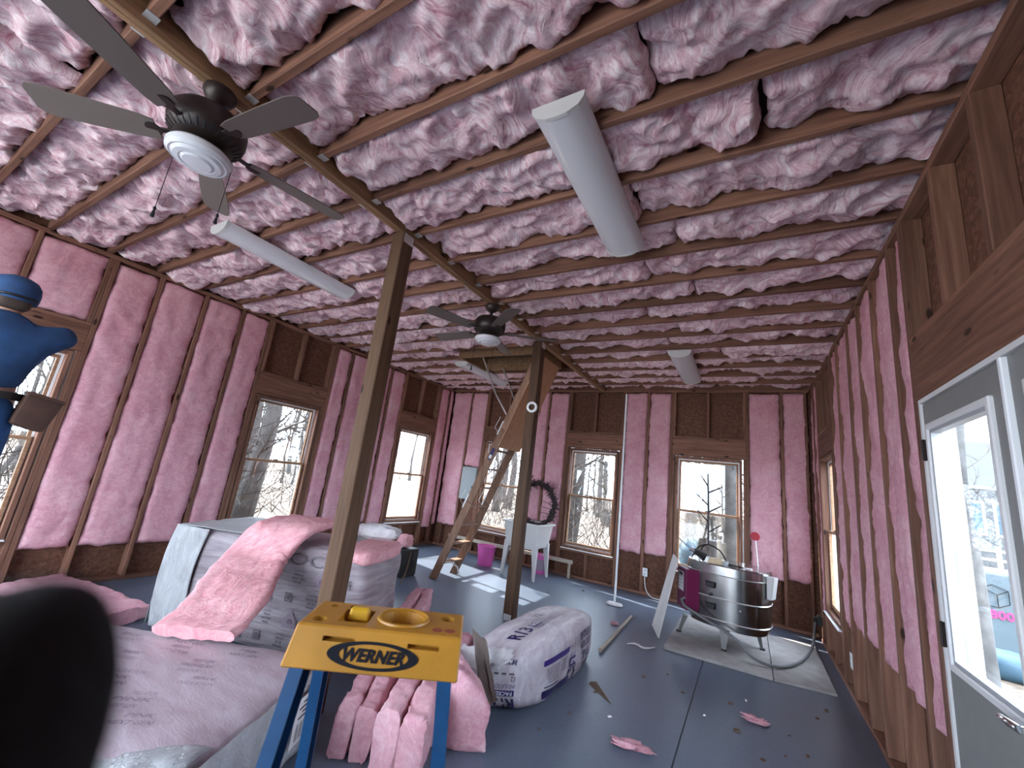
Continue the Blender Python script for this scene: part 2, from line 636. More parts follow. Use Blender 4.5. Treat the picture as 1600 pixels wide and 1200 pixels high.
# lettering: text curves turned into meshes once, before the scene fills up
def make_text(body, bold=0.0, shear=0.0, space=1.0):
    cu = bpy.data.curves.new('lettering', 'FONT')
    cu.body = body
    cu.size = 1.0
    cu.align_x = 'CENTER'
    cu.align_y = 'CENTER'
    cu.offset = bold
    cu.shear = shear
    cu.space_character = space
    cu.resolution_u = 2
    o = bpy.data.objects.new('lettering', cu)
    C.objects.link(o)
    bpy.context.view_layer.update()
    me = bpy.data.meshes.new_from_object(o.evaluated_get(bpy.context.evaluated_depsgraph_get()))
    v = [tuple(x.co) for x in me.vertices]
    f = [tuple(p.vertices) for p in me.polygons]
    bpy.data.objects.remove(o)
    bpy.data.curves.remove(cu)
    bpy.data.meshes.remove(me)
    xs = [p[0] for p in v]
    ys = [p[1] for p in v]
    cx, cy = (min(xs) + max(xs)) / 2, (min(ys) + max(ys)) / 2
    w, h = max(xs) - min(xs), max(ys) - min(ys)
    return [((p[0] - cx) / w, (p[1] - cy) / h) for p in v], f, w / h


def lettering(name, txt, fn, mt, parent, w, h):
    """lay letters on a surface: fn(a, b) gives the world point for a across and b up, in metres from the middle"""
    v, f, _ = txt
    mb = MB()
    mb.add([fn(a * w, b * h) for a, b in v], f)
    return obj(name, mb, mt, parent)


TXT = {}
for key, args in {'WERNER': ('WERNER', 0.045, 0.25, 1.05), 'R13': ('R13', 0.025, 0.0, 1.0), 'FACED': ('FACED', 0.02), 'INSULATION': ('INSULATION', 0.0),
                  'PINK': ('PINK', 0.03), 'NEXT GEN': ('NEXT GEN', 0.03), 'FIBERGLAS': ('FIBERGLAS', 0.03), 'M92': ('M92', 0.02), '12': ('12', 0.02),
                  '2800': ('2800', 0.03), 'RPOC': ('RPOC', 0.0)}.items():
    TXT[key] = make_text(*args)

# ------------------------------------------------------------------ fibrous batts


def fbm(x, y, z, s, o=4):
    return noise.fractal(Vector((x * s, y * s, z * s)), 0.9, 2.0, o)


def batt(name, parent, org, U, V, Nrm, lu, lv, mt, seed, base=0.0, bulge=0.02, lump=0.02, fold=0.01, fine=0.004, ragged=0.012, step=0.022,
         rag_ends=0.02, depth=0.06, fold_u=7.0, fold_v=2.5, ends=0.03):
    """a pink fibre batt: a billowy sheet with rounded ragged edges that turn back into its bay"""
    org, U, V, Nrm = Vector(org), Vector(U), Vector(V), Vector(Nrm)
    nu, nv = max(6, int(lu / step)), max(6, int(lv / step))
    sx = seed * 13.37
    mb = MB()
    rows = []
    for i in range(-1, nu + 2):
        row = []
        ic = min(max(i, 0), nu)
        u = ic / nu
        for j in range(-1, nv + 2):
            jc = min(max(j, 0), nv)
            v = jc / nv
            pu, pv = u * lu, v * lv
            # ragged outline
            e0 = noise.noise(Vector((pu * 9, sx, 1.3))) * ragged + noise.noise(Vector((pu * 34, sx, 4.1))) * ragged * 0.6
            e1 = noise.noise(Vector((pu * 9, sx, 7.9))) * ragged + noise.noise(Vector((pu * 34, sx, 2.7))) * ragged * 0.6
            f0 = noise.noise(Vector((pv * 12, sx, 11.3))) * rag_ends
            f1 = noise.noise(Vector((pv * 12, sx, 17.3))) * rag_ends
            qv = pv + e0 * (1 - v) ** 3 + e1 * v ** 3
            qu = pu + f0 * (1 - u) ** 6 + f1 * u ** 6
            ev = max(0.0, 1 - abs(2 * v - 1) ** 5)
            du = min(pu, lu - pu)
            eu = min(1.0, du / ends) if ends else 1.0
            eu = math.sqrt(max(0.0, 1 - (1 - eu) ** 2))
            h = base + bulge * math.sqrt(ev) * (0.6 + 0.8 * noise.noise(Vector((pu * 1.7, sx, 3.3)))) * eu
            h += lump * fbm(pu + sx, pv, sx, 4.2, 3)
            rg = 1 - 2 * abs(noise.noise(Vector((pu * fold_u + sx, pv * fold_v, sx * 0.7 + 1.5 * noise.noise(Vector((pu * 3, pv * 3, sx)))))))
            h += fold * rg * (0.4 + ev * 0.6)
            h += fine * fbm(pu, pv + sx, sx, 26.0, 3)
            h -= 0.020 * (1 - ev) + 0.030 * (1 - eu)
            if i != ic or j != jc:
                h = base - depth
            row.append(len(mb.v))
            mb.v.append(tuple(org + U * qu + V * qv + Nrm * h))
        rows.append(row)
    for i in range(len(rows) - 1):
        for j in range(len(rows[0]) - 1):
            mb.f.append((rows[i][j], rows[i + 1][j], rows[i + 1][j + 1], rows[i][j + 1]))
    return obj(name, mb, mt, parent, smooth=1.2)


# ------------------------------------------------------------------ the setting: floor
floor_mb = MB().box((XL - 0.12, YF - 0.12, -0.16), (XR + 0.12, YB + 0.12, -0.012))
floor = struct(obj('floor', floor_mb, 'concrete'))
JX = -0.38                                                  # saw-cut control joint in the slab
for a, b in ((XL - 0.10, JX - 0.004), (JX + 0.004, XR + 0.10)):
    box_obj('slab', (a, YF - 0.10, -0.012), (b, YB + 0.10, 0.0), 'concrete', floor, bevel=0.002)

# walls in (along, depth, height) coordinates
WT = {'left': lambda a, d, z: Vector((XL - d, a, z)), 'back': lambda a, d, z: Vector((a, YB + d, z)),
      'right': lambda a, d, z: Vector((XR + d, a, z)), 'front': lambda a, d, z: Vector((a, YF - d, z))}
PINE = {'left': 'pine_y', 'back': 'pine_x', 'right': 'pine_y', 'front': 'pine_x'}


def wall_sheet(name, side, a0, a1, holes):
    """sheathing with its openings, one connected mesh"""
    T = WT[side]
    al = sorted({a0, a1, *[h[0] for h in holes], *[h[1] for h in holes]})
    zl = sorted({-0.05, 3.40, *[h[2] for h in holes], *[h[3] for h in holes]})

    def inside(i, j):
        if not (0 <= i < len(al) - 1 and 0 <= j < len(zl) - 1):
            return True
        a, z = (al[i] + al[i + 1]) / 2, (zl[j] + zl[j + 1]) / 2
        return any(h[0] < a < h[1] and h[2] < z < h[3] for h in holes)

    mb = MB()
    idx = {}

    def vid(i, j, k):
        if (i, j, k) not in idx:
            idx[(i, j, k)] = len(mb.v)
            mb.v.append(tuple(T(al[i], SD + (0.0, 0.03)[k], zl[j])))
        return idx[(i, j, k)]

    for i in range(len(al) - 1):
        for j in range(len(zl) - 1):
            if inside(i, j):
                continue
            mb.f.append((vid(i, j, 0), vid(i + 1, j, 0), vid(i + 1, j + 1, 0), vid(i, j + 1, 0)))
            mb.f.append((vid(i, j, 1), vid(i, j + 1, 1), vid(i + 1, j + 1, 1), vid(i + 1, j, 1)))
            for (di, dj, p, q) in ((-1, 0, (i, j), (i, j + 1)), (1, 0, (i + 1, j), (i + 1, j + 1)), (0, -1, (i, j), (i + 1, j)), (0, 1, (i, j + 1), (i + 1, j + 1))):
                if inside(i + di, j + dj):
                    mb.f.append((vid(*p, 0), vid(*q, 0), vid(*q, 1), vid(*p, 1)))
    return struct(obj(name, mb, 'osb'))


# openings: (from, to, sill, head)
WL = [(-1.60, -0.67, 0.42, 2.10), (0.21, 1.14, 0.42, 2.10), (2.82, 3.75, 0.42, 2.10), (5.36, 6.27, 0.42, 2.10)]
WBK = [(-4.47, -3.56, 0.42, 2.08), (-2.72, -1.83, 0.42, 2.08), (-0.98, -0.065, 0.42, 2.08)]
WR = [(5.20, 6.10, 0.42, 2.10)]
DOOR = (1.06, 2.70, 0.0, 2.05)
WF = [(-5.10, -0.70, 0.0, 2.72)]                                # wide doorway added unseen behind the viewer, for more daylight

walls = {'left': wall_sheet('wall_left', 'left', YF - 0.12, YB + 0.12, WL),
         'back': wall_sheet('wall_back', 'back', XL - 0.12, XR + 0.12, WBK),
         'right': wall_sheet('wall_right', 'right', YF - 0.12, YB + 0.12, WR + [DOOR]),
         'front': wall_sheet('wall_front', 'front', XL - 0.12, XR + 0.12, WF)}


def wbox(name, side, a0, a1, d0, d1, z0, z1, mt, parent=None, bevel=0.004):
    return box_obj(name, WT[side](a0, d0, z0), WT[side](a1, d1, z1), mt, parent, bevel)


SW = 0.038


def stud(side, a, z0=0.038, z1=ZP, name='stud', w=SW):
    return wbox(name, side, a - w / 2, a + w / 2, 0.0, SD, z0, z1, 'pine_z', walls[side])


# plates
for side, (a0, a1) in {'left': (YF, YB), 'back': (XL + 0.001, XR - 0.001), 'right': (YF, YB), 'front': (XL + 0.001, XR - 0.001)}.items():
    segs = [(a0, a1)]
    if side == 'right':
        segs = [(a0, DOOR[0]), (DOOR[1], a1)]
    if side == 'front':
        segs = [(a0, WF[0][0]), (WF[0][1], a1)]
    for s0, s1 in segs:
        wbox('bottom_plate', side, s0, s1, 0.0, SD, 0.0, 0.038, PINE[side], walls[side])
    wbox('top_plate', side, a0, a1, 0.0, SD, ZP, ZJ - 0.001, PINE[side], walls[side])


def opening(side, w, hd=0.25, cripples_above=1, above=True, is_door=False):
    a0, a1, z0, z1 = w
    for s, a in ((-1, a0), (1, a1)):
        stud(side, a + s * 0.057)                              # king
        stud(side, a + s * 0.019, z1=z1, name='jack_stud')
    wbox('header', side, a0 - 0.037, a1 + 0.037, -0.001, SD, z1 + 0.001, z1 + hd, PINE[side], walls[side])
    wbox('header_plate', side, a0 - 0.037, a1 + 0.037, 0.0, SD, z1 + hd + 0.001, z1 + hd + 0.039, PINE[side], walls[side])
    for k in range(cripples_above):
        stud(side, a0 + (a1 - a0) * (k + 1) / (cripples_above + 1), z1 + hd + 0.04, ZP, 'cripple_stud')
    for a in (a0 - 0.018, a1 + 0.018):
        stud(side, a, z1 + hd + 0.04, ZP, 'cripple_stud')
    if not is_door:
        wbox('sill_plate', side, a0, a1, 0.0, SD, z0 - 0.040, z0 - 0.001, PINE[side], walls[side])
        for k in range(1, 2):
            stud(side, a0 + (a1 - a0) * k / 2, 0.038, z0 - 0.041, 'cripple_stud')


WN = [0]


def window(side, w, rail=1.27):
    WN[0] += 1
    a0, a1, z0, z1 = w
    T = WT[side]
    vm = 'window_wood_y' if side in ('left', 'right') else 'window_wood_x'
    g = 0.012
    root = struct(obj('window_%d' % WN[0], MB().ring(T, a0 + g, a1 - g, z0 + g, z1 - g, 0.034, -0.002, 0.125), 'pine_z', bevel=0.003))
    ia0, ia1, iz0, iz1 = a0 + 0.046, a1 - 0.046, z0 + 0.046, z1 - 0.046
    obj('exterior_frame', MB().ring(T, ia0 + 0.001, ia1 - 0.001, iz0 + 0.001, iz1 - 0.001, 0.016, 0.072, 0.118), 'vinyl_white', root)
    up = obj('upper_sash', MB().ring(T, ia0 + 0.018, ia1 - 0.018, rail - 0.016, iz1 - 0.018, (0.024, 0.024, 0.030, 0.026), 0.078, 0.106), vm, root, bevel=0.003)
    obj('pane', MB().box(T(ia0 + 0.04, 0.090, rail + 0.012), T(ia1 - 0.04, 0.094, iz1 - 0.042)), 'pane_glass', up)
    lo = obj('lower_sash', MB().ring(T, ia0 + 0.012, ia1 - 0.012, iz0 + 0.018, rail + 0.018, (0.028, 0.028, 0.040, 0.030), 0.044, 0.074), vm, root, bevel=0.003)
    obj('pane', MB().box(T(ia0 + 0.038, 0.058, iz0 + 0.055), T(ia1 - 0.038, 0.062, rail - 0.010)), 'pane_glass', lo)
    wbox('latch', side, (a0 + a1) / 2 - 0.03, (a0 + a1) / 2 + 0.03, 0.040, 0.060, rail + 0.0185, rail + 0.032, 'dark_bronze', root)
    wbox('sill', side, a0 + 0.01, a1 - 0.01, -0.030, 0.05, z0 - 0.024 + 0.024, z0 + 0.0115, 'vinyl_white', root)
    return root


for w in WL:
    opening('left', w)
    window('left', w)
for w in WBK:
    opening('back', w)
    window('back', w)
for w in WR:
    opening('right', w)
    window('right', w)
opening('right', DOOR, hd=0.30, cripples_above=3, is_door=True)
opening('front', WF[0], hd=0.24, cripples_above=6, is_door=True)

# wall studs between openings: (side, position)
for a in (-2.2, -1.8, -0.3, 0.06 - 0.10, 1.575, 2.005, 2.42, 4.10, 4.53, 4.96, 6.62):
    stud('left', a)
for a in (-5.25, -4.93, -3.36, -3.17, -1.40, 0.405, 0.68):
    stud('back', a)
for a in (-2.2, -1.8, -1.4, -1.0, -0.6, -0.2, 0.2, 0.6, 3.00, 3.425, 3.85, 4.25, 4.76, 6.50):
    stud('right', a)
for a in (-5.30, -0.25, 0.2, 0.6):
    stud('front', a)

# ------------------------------------------------------------------ wall insulation
BATT_N = [0]


def wall_batt(side, a0, a1, z0, z1=ZP - 0.01, mt='insulation_wall', **kw):
    """one batt standing in its stud bay"""
    BATT_N[0] += 1
    T = WT[side]
    p0 = T(0, 0, 0)
    A = T(1, 0, 0) - p0
    D = p0 - T(0, 1, 0)
    prm = dict(base=-0.004, bulge=0.012, lump=0.010, fold=0.006, fine=0.004, ragged=0.022, step=0.026, rag_ends=0.02, depth=0.075, fold_u=2.0, fold_v=9.0)
    prm.update(kw)
    return batt('insulation_batt', walls[side], T(a0, 0, z0), (0, 0, 1), A, D, z1 - z0, a1 - a0, mt, BATT_N[0] + 0.31, **prm)


h = SW / 2
for a0, a1, z0 in ((-0.28, 0.12, 0.33), (1.215, 1.575 - h, 0.33), (1.575 + h, 2.005 - h, 0.335), (2.005 + h, 2.42 - h, 0.33), (2.42 + h, 2.745, 0.33),
                   (3.825, 4.10 - h, 0.42), (4.10 + h, 4.53 - h, 0.42), (4.53 + h, 4.96 - h, 0.45), (4.96 + h, 5.285, 0.42),
                   (6.345, 6.62 - h, 0.32), (6.62 + h, 6.745, 0.36)):
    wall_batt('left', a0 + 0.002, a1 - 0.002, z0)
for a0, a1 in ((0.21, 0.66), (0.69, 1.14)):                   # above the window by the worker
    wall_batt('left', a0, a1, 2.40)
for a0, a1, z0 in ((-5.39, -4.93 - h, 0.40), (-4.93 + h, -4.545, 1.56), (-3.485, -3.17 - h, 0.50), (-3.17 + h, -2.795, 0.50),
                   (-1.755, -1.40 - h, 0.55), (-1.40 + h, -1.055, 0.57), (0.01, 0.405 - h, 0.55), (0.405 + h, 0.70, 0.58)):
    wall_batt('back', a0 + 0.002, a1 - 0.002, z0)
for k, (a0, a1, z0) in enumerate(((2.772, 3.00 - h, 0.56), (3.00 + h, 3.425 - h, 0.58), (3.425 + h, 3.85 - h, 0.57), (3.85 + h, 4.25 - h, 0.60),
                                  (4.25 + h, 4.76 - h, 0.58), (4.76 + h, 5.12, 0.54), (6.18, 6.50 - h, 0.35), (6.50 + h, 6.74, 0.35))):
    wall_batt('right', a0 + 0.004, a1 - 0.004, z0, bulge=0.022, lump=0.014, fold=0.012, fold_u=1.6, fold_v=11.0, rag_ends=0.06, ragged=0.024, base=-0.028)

# ------------------------------------------------------------------ ceiling: sheathing above, joists, batts
HX0, HX1, HY0, HY1 = -3.70, -2.42, 4.66, 5.32                # attic hatch opening
mb = MB()
zc = ZJ + 0.20
al = [XL - 0.12, HX0, HX1, XR + 0.12]
yl = [YF - 0.12, HY0, HY1, YB + 0.12]
ids = {}


def cv(i, j, k):
    if (i, j, k) not in ids:
        ids[(i, j, k)] = len(mb.v)
        mb.v.append((al[i], yl[j], zc + 0.02 * k))
    return ids[(i, j, k)]


for i in range(3):
    for j in range(3):
        if i == 1 and j == 1:
            continue
        mb.f.append((cv(i, j, 0), cv(i + 1, j, 0), cv(i + 1, j + 1, 0), cv(i, j + 1, 0)))
        mb.f.append((cv(i, j, 1), cv(i + 1, j, 1), cv(i + 1, j + 1, 1), cv(i, j + 1, 1)))
for p, q in (((1, 1), (2, 1)), ((2, 1), (2, 2)), ((2, 2), (1, 2)), ((1, 2), (1, 1))):
    mb.f.append((cv(*p, 0), cv(*q, 0), cv(*q, 1), cv(*p, 1)))
for p, q in (((0, 0), (3, 0)), ((3, 0), (3, 3)), ((3, 3), (0, 3)), ((0, 3), (0, 0))):
    mb.f.append((cv(*p, 0), cv(*q, 0), cv(*q, 1), cv(*p, 1)))
ceiling = struct(obj('ceiling', mb, 'roof_board'))
rf = MB()
rf.add([(XL - 0.5, YF - 0.5, 3.36), (XB, YF - 0.5, 5.0), (XR + 0.5, YF - 0.5, 3.36), (XL - 0.5, YB + 0.5, 3.36), (XB, YB + 0.5, 5.0), (XR + 0.5, YB + 0.5, 3.36)],
       [(0, 1, 4, 3), (1, 2, 5, 4), (0, 2, 1), (3, 4, 5)])
roof = struct(obj('roof', rf, 'roof_board'))

JS = 0.4063
JY = [0.311 + JS * k for k in range(-6, 17)]
HALF = {'a': (XL - 0.088, XB - 0.036), 'b': (XB + 0.036, XR + 0.088)}
for y in JY:
    for sd, (x0, x1) in HALF.items():
        if sd == 'a' and HY0 - 0.01 < y < HY1 + 0.01:
            box_obj('joist', (x0, y - SW / 2, ZJ), (HX0 - 0.04, y + SW / 2, ZJ + 0.185), 'pine_x', ceiling)
        else:
            box_obj('joist', (x0, y - SW / 2, ZJ), (x1, y + SW / 2, ZJ + 0.185), 'pine_x', ceiling)
# hatch framing
for a, b in (((HX0 - 0.038, HY0 - 0.038, ZJ - 0.03), (HX1 + 0.038, HY0, ZJ + 0.185)), ((HX0 - 0.038, HY1, ZJ - 0.03), (HX1 + 0.038, HY1 + 0.038, ZJ + 0.185)),
             ((HX0 - 0.038, HY0, ZJ - 0.03), (HX0, HY1, ZJ + 0.185)), ((HX1, HY0, ZJ - 0.03), (HX1 + 0.038, HY1, ZJ + 0.185))):
    box_obj('hatch_frame', a, b, 'treated_y', ceiling)

rnd = random.Random(3)
n = 0
for k in range(len(JY) - 1):
    y0, y1 = JY[k] + SW / 2, JY[k + 1] - SW / 2
    if k == len(JY) - 2 and JY[k + 1] > YB:
        y1 = YB
    for sd, (x0, x1) in HALF.items():
        cuts = [x0]
        if y1 < -0.45:
            cuts += [x1 - 0.02]                               # behind the viewer: one long batt each
        else:
            c = x0 + rnd.uniform(0.7, 1.6) if sd == 'a' else x0 + rnd.uniform(1.2, 1.9)
            while c < x1 - 0.5:
                cuts.append(c)
                c += rnd.uniform(0.9, 1.5)
            cuts.append(x1 - rnd.uniform(0.0, 0.02))
        if sd == 'a' and y1 > HY0 - 0.04 and y0 < HY1 + 0.04:
            cuts = [x0 + 0.02, x0 + 0.9, HX0 - 0.06]
        for c0, c1 in zip(cuts[:-1], cuts[1:]):
            n += 1
            back = y1 < -0.45
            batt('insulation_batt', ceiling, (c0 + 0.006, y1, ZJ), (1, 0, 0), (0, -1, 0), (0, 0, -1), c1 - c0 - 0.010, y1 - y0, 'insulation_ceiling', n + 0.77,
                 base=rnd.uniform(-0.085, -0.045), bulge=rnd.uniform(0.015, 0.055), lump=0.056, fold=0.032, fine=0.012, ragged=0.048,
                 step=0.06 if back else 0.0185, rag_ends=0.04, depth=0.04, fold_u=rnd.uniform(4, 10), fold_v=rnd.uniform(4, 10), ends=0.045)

# ------------------------------------------------------------------ beam and posts
beam = thing('ceiling_beam', 'long doubled timber beam running along the middle of the ceiling', 'beam', (XB, 2.0, 3.06))
box_obj('plank', (XB - 0.034, YF, 3.068), (XB - 0.0005, YB, 3.29), 'treated_y', beam)
box_obj('plank', (XB + 0.0005, YF, 3.068), (XB + 0.034, YB, 3.29), 'treated_y', beam)
for y in JY:
    if y < 0 or y > 6.5:
        continue
    for s in (-1, 1):
        if s < 0 and HY0 - 0.2 < y < HY1 + 0.2:
            continue
        mbh = MB()
        x0 = XB + s * 0.035
        mbh.box((x0, y - 0.024, ZJ - 0.004), (x0 + s * 0.050, y + 0.024, ZJ - 0.001))
        obj('joist_hanger', mbh, 'galvanised', beam)


def post(y, label):
    p = thing('support_post', label, 'post', (XB, y, 0))
    box_obj('shaft', (XB - 0.057, y - 0.057, 0.0), (XB + 0.057, y + 0.057, 3.066), 'treated_z', p, bevel=0.006)
    for s in (-1, 1):
        mbp = MB().box((XB + s * 0.058 - 0.0012, y - 0.045, 2.985), (XB + s * 0.058 + 0.0012, y + 0.045, 3.055))
        obj('post_bracket', mbp, 'galvanised', p)
    for s in (-1, 1):
        mbp = MB().box((XB - 0.045, y + s * 0.058 - 0.0012, 0.0), (XB + 0.045, y + s * 0.058 + 0.0012, 0.06))
        obj('post_base', mbp, 'galvanised', p)
    return p


post(1.86, 'square timber support post in front of the wrapped insulation bale')
post(4.19, 'square timber support post beside the attic ladder, with a roll of tape hung on it')

# ------------------------------------------------------------------ double door
door = struct(obj('door_1', MB().ring(WT['right'], DOOR[0] + 0.006, DOOR[1] - 0.006, 0.001, DOOR[3] - 0.004, (0.022, 0.022, 0.001, 0.022), -0.004, 0.112), 'white_paint'))
DM = 1.905


def leaf(a0, a1, first):
    T = WT['right']
    z0, z1 = 0.012, DOOR[3] - 0.030
    la0, la1, lz0, lz1 = a0 + 0.115, a1 - 0.065, 0.90, 1.895
    if not first:
        la0, la1 = a0 + 0.09, a1 - 0.115
    lf = obj('door_leaf', MB().ring(T, a0, a1, z0, z1, (la0 - a0, a1 - la1, lz0 - z0, z1 - lz1), 0.004, 0.048), 'door_grey', door, bevel=0.003)
    obj('lite_frame', MB().ring(T, la0 - 0.022, la1 + 0.022, lz0 - 0.022, lz1 + 0.022, 0.030, -0.010, 0.020), 'white_paint', lf, bevel=0.005)
    obj('glazing_bead', MB().ring(T, la0 + 0.008, la1 - 0.008, lz0 + 0.008, lz1 - 0.008, 0.016, -0.002, 0.0325), 'bead_grey', lf)
    obj('pane', MB().box(T(la0 + 0.02, 0.033, lz0 + 0.02), T(la1 - 0.02, 0.037, lz1 - 0.02)), 'pane_glass', lf)
    return lf


lf1 = leaf(DM + 0.012, DOOR[1] - 0.030, True)
lf2 = leaf(DOOR[0] + 0.030, DM - 0.012, False)
wbox('astragal', 'right', DM - 0.0115, DM + 0.0115, -0.012, 0.052, 0.012, DOOR[3] - 0.030, 'vinyl_white', door)
for z in (1.80, 1.005, 0.25):
    wbox('hinge', 'right', DOOR[1] - 0.042, DOOR[1] - 0.018, -0.016, 0.003, z - 0.05, z + 0.05, 'dark_bronze', lf1)
hm = MB()
p = WT['right'](1.985, -0.012, 0.90)
hm.lathe([(0.032, 0), (0.032, 0.010), (0.026, 0.014), (0.011, 0.018), (0.011, 0.050)], WT['right'](1.985, 0.004, 0.90), 20, (-1, 0, 0))
obj('handle_rose', hm, 'chrome', lf1, smooth=True)
hm = MB().tube([WT['right'](1.985, -0.050, 0.90), WT['right'](2.02, -0.058, 0.902), WT['right'](2.075, -0.056, 0.898), WT['right'](2.105, -0.050, 0.892)], [0.012, 0.011, 0.009, 0.007], 10)
obj('door_handle', hm, 'chrome', lf1, smooth=True)

# ------------------------------------------------------------------ soft shapes


def soft_block(fn, nn=10, k=7.0, mb=None):
    """a cube with rounded edges; fn maps (-1..1)^3 to the world"""
    mb = mb or MB()
    seen = {}

    def vid(p):
        key = (round(p[0], 5), round(p[1], 5), round(p[2], 5))
        if key not in seen:
            mx_ = max(abs(c) for c in p)
            nk = sum(abs(c) ** k for c in p) ** (1 / k)
            q = [c * mx_ / nk for c in p]
            seen[key] = len(mb.v)
            mb.v.append(tuple(fn(*q)))
        return seen[key]

    for ax in range(3):
        for s in (-1, 1):
            for i in range(nn):
                for j in range(nn):
                    qs = []
                    for (a, b) in ((i, j), (i + 1, j), (i + 1, j + 1), (i, j + 1)):
                        p = [0, 0, 0]
                        p[ax] = s
                        p[(ax + 1) % 3] = -1 + 2 * a / nn
                        p[(ax + 2) % 3] = -1 + 2 * b / nn
                        qs.append(vid(p))
                    mb.f.append(tuple(qs) if s > 0 else tuple(reversed(qs)))
    return mb


def resample(pts, step):
    pts = [Vector(p) for p in pts]
    out = []
    for i in range(len(pts) - 1):
        p0, p1, p2, p3 = pts[max(i - 1, 0)], pts[i], pts[i + 1], pts[min(i + 2, len(pts) - 1)]
        m_ = max(1, int((p2 - p1).length / step))
        for k in range(m_):
            t = k / m_
            out.append(0.5 * ((2 * p1) + (p2 - p0) * t + (2 * p0 - 5 * p1 + 4 * p2 - p3) * t * t + (3 * p1 - p0 - 3 * p2 + p3) * t ** 3))
    out.append(pts[-1])
    return out


def strip(name, parent, pts, wv, width, thick, mt, seed, amp=0.012, step=0.025, rag=0.01):
    """a length of batt swept along pts; wv gives the direction across its width (constant or one per point)"""
    P = resample(pts, step)
    if isinstance(wv, list):
        W = resample(wv, 1e9) if len(wv) == 2 else [Vector(w) for w in wv]
    nv = max(4, int(width / step))
    mb = MB()
    rows = []
    for i, p in enumerate(P):
        t = (P[min(i + 1, len(P) - 1)] - P[max(i - 1, 0)]).normalized()
        f = i / (len(P) - 1)
        if isinstance(wv, list):
            w = (W[0] * (1 - f) + W[-1] * f).normalized()
        else:
            w = Vector(wv).normalized()
        w = (w - t * w.dot(t)).normalized()
        nrm = w.cross(t)
        row = []
        for side in (1, -1):
            for j in range(nv + 1):
                g = (j / nv - 0.5) * (1 if side > 0 else -1)
                e = 1 - abs(2 * g) ** 16
                off = thick / 2 * (0.55 + 0.45 * math.sqrt(max(0, e)))
                q = p + w * (g * width + (rag * noise.noise(Vector((i * step * 14, seed, g * 2))) if abs(g) > 0.45 else 0))
                d = amp * fbm(q.x + seed, q.y, q.z, 7.0, 4) + amp * 0.5 * fbm(q.x, q.y + seed, q.z, 30.0, 3)
                row.append(len(mb.v))
                mb.v.append(tuple(q + nrm * (side * (off + d))))
        rows.append(row)
    m_ = len(rows[0])
    for i in range(len(rows) - 1):
        for j in range(m_):
            mb.f.append((rows[i][j], rows[i][(j + 1) % m_], rows[i + 1][(j + 1) % m_], rows[i + 1][j]))
    mb.f.append(tuple(reversed(rows[0])))
    mb.f.append(tuple(rows[-1]))
    return obj(name, mb, mt, parent, smooth=1.2)


# ------------------------------------------------------------------ far bale of wrapped insulation
E1 = Vector((-0.94, -0.34, 0)).normalized()
E2 = Vector((-E1.y, E1.x, 0)) * (1 if E1.x > 0 else -1)
if E2.y < 0:
    E2 = -E2
FB0 = Vector((-2.40, 2.30, 0))
FBL, FBW, FBH = 1.62, 0.72, 0.76
UP = Vector((0, 0, 1))


def far_pt(s, t, z):
    return FB0 + E1 * s + E2 * t + UP * z


bale = thing('insulation_bale', 'tall wrapped bale of insulation behind the near support post, grey print on its film', 'insulation bale', far_pt(FBL / 2, FBW / 2, 0))


def far_fn(x, y, z):
    p = far_pt((x + 1) / 2 * FBL, (y + 1) / 2 * FBW, (z + 1) / 2 * FBH)
    d = 0.020 * fbm(p.x, p.y, p.z, 2.5, 3) * (0.3 if y < -0.9 else 1.0)
    out = Vector((0, 0, 0)) + E1 * (x * abs(x)) + E2 * (y * abs(y)) + UP * (z * abs(z))
    q = p + out * d
    q.z = max(q.z, 0.0)
    return q


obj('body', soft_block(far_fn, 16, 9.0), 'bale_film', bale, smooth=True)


# loose white plastic hanging over its left end and back
def cover_fn(u, v):
    # u runs over the top from front to back, v along the bale towards its left end and down it
    s = 0.82 + v * 1.2
    t = -0.012 + u * (FBW + 0.024)
    z = FBH + 0.014 + 0.012 * fbm(s, t, 3.0, 3, 3)
    if s > FBL + 0.01:
        over = s - FBL - 0.01
        z -= over * 1.9
        s = FBL + 0.03 + 0.06 * math.sin(over * 4.0)
    s += 0.018 * noise.noise(Vector((t * 11, z * 3, 5.0)))
    return far_pt(s, t, max(0.02, z))


cm = MB().grid(cover_fn, 26, 40)


def cover_front(u, v):
    s = FBL - 0.27 + u * 0.31 + 0.05 * math.sin(v * 3.0)
    z = FBH + 0.005 - v * 0.74
    t = -0.018 - 0.015 * abs(noise.noise(Vector((s * 9, z * 3, 2.0)))) + 0.02 * max(0, u - 0.7)
    return far_pt(s, t, max(0.015, z))


o = obj('plastic_cover', cm, 'bale_cover', bale, smooth=True)
part_label(o, 'white plastic sheet over the bale')
md = o.modifiers.new('thickness', 'SOLIDIFY')
md.thickness = 0.004
o = obj('plastic_cover', MB().grid(cover_front, 14, 24), 'bale_cover', bale, smooth=True)
md = o.modifiers.new('thickness', 'SOLIDIFY')
md.thickness = 0.004
# the burst corner where pink shows through
o = obj('exposed_insulation', soft_block(lambda x, y, z: far_pt(0.16 + 0.17 * x, 0.34 + 0.33 * y, FBH - 0.035 + 0.060 * z + 0.012 * fbm(x, y, z, 2, 3)), 8, 4.0), 'insulation_bright', bale, smooth=True)
part_label(o, 'pink insulation showing at the burst corner')


def far_face(a, b, s0, z0, off=0.010):
    return far_pt(s0 - a, -off, z0 + b)


# printed marks on the side that faces the stepladder
pr = random.Random(11)
lettering('print', TXT['RPOC'], lambda a, b: far_face(a, b, 0.58, 0.665), 'print_grey', bale, 0.50, 0.085)


